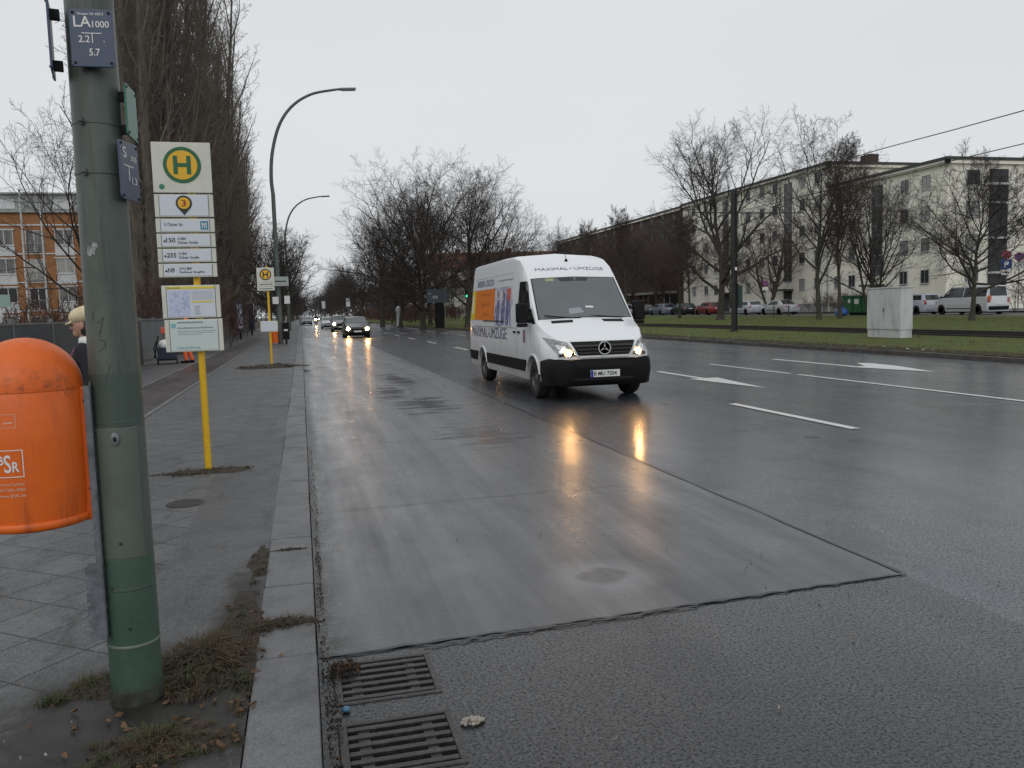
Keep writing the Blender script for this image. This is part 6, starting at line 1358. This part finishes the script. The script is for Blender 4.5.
# sweeping cart
t = thing('sweeping_cart', 'navy four wheeled sweeping cart loaded with a white sack by the bar fence', 'cart', (-4.46, 30.1, SW), R(8))
MB().prism([(-.28, .16), (.28, .16), (.31, .56), (-.31, .56)], lambda u, v: (u, -.36, v), lambda u, v: (u, .36, v)).build('tub', M['navy'], t, bevel=.02)
for sx in (-1, 1):
    for y in (-.32, .32):
        w = MB().lathe([(.02, -.022), (.085, -.026), (.095, 0), (.085, .026), (.02, .022)], n=18, axis='X').build('wheel', M['tyre'], t, smooth=40); w.location = (sx * .30, y, .095)
MB().bb(-.30, .30, -.38, .38, .12, .165).build('chassis', M['black'], t); MB().tube([(-.34, -.38, .18), (-.40, -.42, .55), (-.30, -.45, .78)], .016, 8).tube([(-.40, -.42, .22), (-.24, -.40, .95)], .02, 8).build('handle', M['black'], t, smooth=50)
s_ = MB().lathe([(.20, .0), (.27, .08), (.28, .20), (.20, .30), (.10, .34), (.0, .33)], n=16); s_.v = [(x * (1 + .12 * math.sin(9 * z + x * 8)), y * (1 + .1 * math.cos(7 * z)), z) for x, y, z in s_.v]
tag(s_.build('sack', M['white'], smooth=60, loc=(-4.44, 30.05, SW + .48)), 'bulging white sack on the sweeping cart', 'sack')
br = thing('broom', 'upright red brown broom stuck in the sweeping cart behind the white sack', 'broom', (-4.62, 30.3, SW + .42)); MB().tube([(0, 0, 0), (.05, 0, .62)], .014, 8).build('handle', M['bark'], br); MB().box((.05, 0, .70), (.16, .06, .22)).build('bristles', M['adred'], br, bevel=.02)
br = thing('broom', 'dark broom leaning on the right side of the sweeping cart', 'broom', (-4.30, 30.3, SW + .42)); MB().tube([(0, 0, 0), (-.02, 0, .66)], .014, 8).build('handle', M['galv'], br); MB().box((-.02, 0, .74), (.16, .07, .16)).build('bristles', M['hair'], br, bevel=.02)
# ------------------------------------------------------------------ weeds, leaves, litter on the ground
def blades(name, spots, mt, zfun=lambda x, y: SW):
    V = []; F = []
    for (cx, cy, rx, ry, n, h, lean) in spots:
        left = n
        while left > 0:      # grass grows in clumps of different size
            a = rng.uniform(0, 6.28); q = rng.uniform(0, 1) ** .55; x0 = cx + rx * q * math.cos(a); y0 = cy + ry * q * math.sin(a); m_ = int(rng.uniform(6, 26)); left -= m_; hc_ = h * rng.uniform(.3, 1.35) * (1.2 - .55 * q); rc = rng.uniform(.006, .024) * (1 + 3 * h); caz = rng.uniform(0, 6.28)
            for k in range(m_):
                b = rng.uniform(0, 6.28); r_ = rc * rng.uniform(0, 1) ** .5; x, y = x0 + r_ * math.cos(b), y0 + r_ * math.sin(b); z = zfun(x, y) - .004
                hh = hc_ * rng.uniform(.45, 1.1); w = rng.uniform(.0011, .0023) * (1 + h * 2.2); az = b + rng.normal(0, .7) if rng.random() < .6 else caz + rng.normal(0, .5); ll = hh * lean * rng.uniform(.2, 1.4); dx, dy = math.cos(az), math.sin(az); i = len(V)
                V += [(x - dy * w, y + dx * w, z), (x + dy * w, y - dx * w, z), (x - dy * w * .8 + dx * ll * .35, y + dx * w * .8 + dy * ll * .35, z + hh * .6), (x + dy * w * .8 + dx * ll * .35, y - dx * w * .8 + dy * ll * .35, z + hh * .6), (x + dx * ll, y + dy * ll, z + hh * (1 - .3 * min(1.5, lean * ll / hh)))]
                F += [(i, i + 1, i + 3, i + 2), (i + 2, i + 3, i + 4)]
    o = MB().add(V, F).build(name, M[mt]); o['kind'] = 'stuff'; return o
def mound(name, spots, mt, z0=SW):
    m = MB()
    for cx, cy, rx, ry, h in spots:
        n, q = 22, 6; vs = []; fs = []; ph = rng.uniform(0, 6.28, 3)
        for j in range(q + 1):
            r = j / q
            for k in range(n):
                a = 2 * math.pi * k / n; e = 1 + .18 * math.sin(3 * a + ph[0]) + .12 * math.sin(7 * a + ph[1]) + rng.normal(0, .04)
                vs.append((cx + rx * r * e * math.cos(a), cy + ry * r * e * math.sin(a), z0 + h * (1 - r ** 1.6) * (1 + rng.normal(0, .12)) - .004 * (j == q)))
        for j in range(q):
            for k in range(n): k2 = (k + 1) % n; fs.append((j * n + k, j * n + k2, (j + 1) * n + k2, (j + 1) * n + k))
        m.add(vs, fs)
    o = m.build(name, M[mt], smooth=60); o['kind'] = 'stuff'; return o
W1 = [(-.50, 3.70, .13, .16, 420, .07, 1.1), (-.36, 4.05, .07, .22, 260, .05, 1.1), (-.54, 3.52, .09, .10, 260, .08, 1.2), (-.58, 3.06, .10, .07, 460, .06, 1.0), (-.44, 3.00, .08, .10, 200, .05, 1.1), (-.87, 3.60, .11, .08, 240, .055, 1.1), (-1.02, 3.50, .06, .035, 200, .04, 1), (-.33, 3.42, .04, .16, 140, .05, 1.1), (-.62, 2.92, .16, .06, 220, .045, 1.1)]
blades('weeds', W1, 'grassgreen')
blades('dry_grass', [(-.47, 3.74, .19, .22, 2400, .085, 1.6), (-.36, 4.12, .08, .36, 900, .04, 1.6), (-.50, 3.5, .15, .18, 900, .065, 1.7), (-.5, 3.0, .24, .16, 700, .04, 1.4), (-.86, 3.6, .15, .12, 520, .045, 1.4), (-.30, 3.4, .04, .3, 300, .04, 1.4), (-.30, 5.0, .05, .5, 500, .03, 1.4),
    (-.15, 4.06, .15, .055, 1100, .045, 1.6), (-.28, 4.0, .07, .12, 500, .05, 1.6), (-.46, 3.72, .15, .17, 1300, .11, 1.6), (-.6, 3.0, .2, .12, 700, .05, 1.6), (-.14, 5.36, .13, .03, 300, .022, 1.3), (-.33, 5.3, .05, .25, 260, .03, 1.2), (-.9, 8.5, .40, .14, 900, .05, 1.3), (-1.15, 8.38, .20, .10, 300, .04, 1.3), (-1.0, 25.5, .95, .8, 2600, .13, 1.3)], 'grassbrown')
mound('earth_patch', [(-.46, 3.72, .22, .30, .022), (-.35, 4.15, .10, .48, .014), (-.55, 3.02, .26, .14, .012), (-.86, 3.58, .18, .13, .014), (-.15, 4.06, .16, .06, .025), (-.14, 5.36, .14, .03, .012), (-.95, 8.48, .48, .16, .018), (-.32, 5.2, .06, .3, .01), (-.95, 25.6, 1.05, .9, .03), (-.85, 25.3, .55, .4, .09), (-.72, 25.45, .3, .2, .10)], 'earth')
# kerb grass of the tram lawn
sp = []
for k in range(260):
    y = rng.uniform(-2, 60); sp.append((xk(y) + rng.uniform(.2, 1.4), y, .25, .35, 26, rng.uniform(.05, .13), 1.0))
blades('verge_grass', sp, 'grassgreen', lambda x, y: .135)
blades('verge_grass', [(xk(y) + rng.uniform(.15, 1.1), y, .25, .35, 22, .09, 1.3) for y in rng.uniform(-2, 60, 160)], 'grassbrown', lambda x, y: .135)
sp = [(rng.uniform(18.2, 41), rng.uniform(16, 75), .5, .5, 20, rng.uniform(.06, .12), .9) for k in range(800)]
blades('lawn_tufts', sp, 'grassgreen', lambda x, y: zl(x, y) if not 24.2 < x < 28.4 else .12)
def leaves(name, spots, mt, s0=.012, s1=.03, zf=lambda x, y: SW + .004):
    V = []; F = []
    for cx, cy, rx, ry, n in spots:
        for k in range(n):
            a = rng.uniform(0, 6.28); q = rng.uniform(0, 1) ** .5; x, y = cx + rx * q * math.cos(a), cy + ry * q * math.sin(a); z = zf(x, y); L = rng.uniform(s0, s1); w = L * rng.uniform(.35, .6); b = rng.uniform(0, 6.28); c_, s_ = math.cos(b), math.sin(b); i = len(V)
            P = [(-L, 0, .004), (-L * .3, w, .010), (L * .5, w * .8, .004), (L * 1.1, 0, .012), (L * .5, -w * .8, .010), (-L * .3, -w, .003), (0, 0, .0)]
            V += [(x + u * c_ - v * s_, y + u * s_ + v * c_, z + q_ * rng.uniform(.4, 1.6)) for u, v, q_ in P]; F += [(i + 6, i + j, i + (j + 1) % 6) for j in range(6)]
    o = MB().add(V, F).build(name, M[mt]); o['kind'] = 'stuff'; return o
leaves('fallen_leaves', [(-.42, 3.6, .28, .5, 34), (-.36, 4.1, .12, .4, 22), (-.6, 3.02, .35, .2, 26), (-.9, 3.3, .25, .25, 8), (-.13, 4.08, .12, .04, 7), (-.35, 3.05, .12, .3, 14), (-1.5, 5, 1.0, 2, 10), (-1.0, 8.4, .5, .2, 14), (-.14, 5.36, .1, .03, 4)], 'leafbrown', .008, .024)
leaves('gutter_debris', [(.03, 4.6, .022, 1.6, 150), (.03, 7.5, .025, 3.0, 160), (.11, 3.74, .07, .10, 240), (.05, 3.3, .03, .5, 120)], 'earth', .002, .007, lambda x, y: .010)
leaves('gutter_leaves', [(.12, 3.75, .07, .09, 60), (.03, 4.4, .02, 1.2, 22), (.06, 3.2, .03, .4, 16)], 'leafbrown', .004, .012, lambda x, y: .011)
leaves('paper_specks', [(1.8, 4.2, 1.8, 1.6, 16), (3.5, 6, 3.0, 3.0, 50), (2.2, 3.3, 1.6, .6, 14), (-1.6, 5, 1.1, 3, 26), (-.75, 3.1, .4, .3, 6)], 'litter', .004, .010, lambda x, y: .008 if x > 0 else SW + .003)
leaves('verge_litter', [(17.6, 20, .7, 12, 120), (17.4, 30, .8, 20, 160)], 'leafbrown', .03, .08, lambda x, y: .15)
leaves('lawn_leaves', [(29, 40, 12, 26, 1500)], 'leafbrown', .04, .09, lambda x, y: zl(x, y) + .01)
leaves('verge_paper', [(17.5, 26, .5, 14, 16)], 'white', .04, .10, lambda x, y: .16)
c_ = MB()
for k in range(60):
    a = rng.uniform(0, 6.28); q = rng.uniform(0, 1) ** .5; ell(c_, (.58 + .045 * q * math.cos(a), 3.10 + .03 * q * math.sin(a), .008 + .012 * (1 - q)), (rng.uniform(.004, .009),) * 3, 6)
tag(c_.build('paper_pulp', M['litter'], smooth=60), 'pale crumbled lump of wet paper on the asphalt beside the near drain', 'litter')
tag(ell(MB(), (0, 0, 0), (.018, .018, .012)).build('bottle_cap', mat('blue_cap', (.06, .16, .26), .4), smooth=50, loc=(.10, 3.345, .012)), 'small blue bottle cap at the kerb between the two drains', 'bottle cap')
for x, y, lab in ((5.77, 12.6, 'small dark iron cap in the asphalt left of the nearest lane dash'), (5.9, 8.7, 'dark oval iron cap in the asphalt right of the slab joint')):
    tag(MB().lathe([(0, .003), (.085, .003), (.095, 0)], n=20).build('manhole_cover', M['iron'], loc=(x, y, .002)), lab, 'manhole')
# ------------------------------------------------------------------ air
def haze_box(dens):
    o = MB().bb(-900 + .5, 900 - .5, -150, 1490, -1.4, 45).build('haze'); o['kind'] = 'stuff'
    m = bpy.data.materials.new('haze'); m.use_nodes = True; N = m.node_tree.nodes; N.remove(N['Principled BSDF'])
    v = N.new('ShaderNodeVolumePrincipled'); v.inputs['Color'].default_value = (.9, .93, .96, 1); v.inputs['Density'].default_value = dens
    m.node_tree.links.new(v.outputs[0], N['Material Output'].inputs['Volume']); o.data.materials.append(m)
# ------------------------------------------------------------------ sky, sun, camera
w = bpy.data.worlds.new('World'); sc.world = w; w.use_nodes = True; nt = w.node_tree; N = nt.nodes; Lk = nt.links
bg = N['Background']; sk_ = N.new('ShaderNodeTexSky'); sk_.sky_type = 'NISHITA'; sk_.sun_disc = False; SE, SA = R(38), R(205)
sk_.sun_elevation = SE; sk_.sun_rotation = SA; sk_.air_density = 2; sk_.dust_density = 6
hs = N.new('ShaderNodeHueSaturation'); hs.inputs['Saturation'].default_value = .15; Lk.new(sk_.outputs[0], hs.inputs['Color'])
tc = N.new('ShaderNodeTexCoord'); mp = N.new('ShaderNodeMapping'); mp.inputs['Scale'].default_value = (1, 1, 2.6); Lk.new(tc.outputs['Generated'], mp.inputs[0])
nz = N.new('ShaderNodeTexNoise'); nz.inputs['Scale'].default_value = 1.3; nz.inputs['Detail'].default_value = 4; nz.inputs['Roughness'].default_value = .45; Lk.new(mp.outputs[0], nz.inputs[0])
rp = N.new('ShaderNodeValToRGB'); rp.color_ramp.elements[0].position = .3; rp.color_ramp.elements[1].position = .7
SKY = 7.7
rp.color_ramp.elements[0].color = (SKY * .925, SKY * .965, SKY * 1.005, 1); rp.color_ramp.elements[1].color = (SKY * 1.01, SKY * 1.045, SKY * 1.08, 1); Lk.new(nz.outputs['Fac'], rp.inputs[0])
mx = N.new('ShaderNodeMix'); mx.data_type = 'RGBA'; mx.inputs[0].default_value = .9; Lk.new(hs.outputs[0], mx.inputs[6]); Lk.new(rp.outputs[0], mx.inputs[7]); Lk.new(mx.outputs[2], bg.inputs['Color']); bg.inputs['Strength'].default_value = .1
sl = bpy.data.lights.new('sun', 'SUN'); sl.energy = .5; sl.angle = R(40); sl.color = (1, .97, .93); so = bpy.data.objects.new('sun', sl); COL.objects.link(so)
sd = Vector((math.sin(SA) * math.cos(SE), math.cos(SA) * math.cos(SE), math.sin(SE))); so.rotation_euler = (-sd).to_track_quat('-Z', 'Y').to_euler()
f, pi_, ro, ya, Hc = 827.8, R(5.11), R(1.62), R(14.12), 1.625
fw = Vector((math.sin(ya) * math.cos(pi_), math.cos(ya) * math.cos(pi_), -math.sin(pi_))); r0 = Vector((math.cos(ya), -math.sin(ya), 0)); u0 = r0.cross(fw)
u = u0 * math.cos(ro) + r0 * math.sin(ro); r = r0 * math.cos(ro) - u0 * math.sin(ro)
cd = bpy.data.cameras.new('camera'); cam = bpy.data.objects.new('camera', cd); COL.objects.link(cam); cd.sensor_width = 36; cd.lens = f / 1024 * 36; cd.clip_start = .05; cd.clip_end = 4000
cam.matrix_world = Matrix(((r.x, u.x, -fw.x, 0), (r.y, u.y, -fw.y, 0), (r.z, u.z, -fw.z, Hc), (0, 0, 0, 1))); sc.camera = cam
vs_ = sc.view_settings; vs_.view_transform = 'Standard'; vs_.look = 'None'; vs_.exposure = 0; vs_.gamma = 1
sc.cycles.use_denoising = True; sc.cycles.denoising_prefilter = 'NONE'; sc.cycles.max_bounces = 6
sc.cycles.sample_clamp_indirect = 8
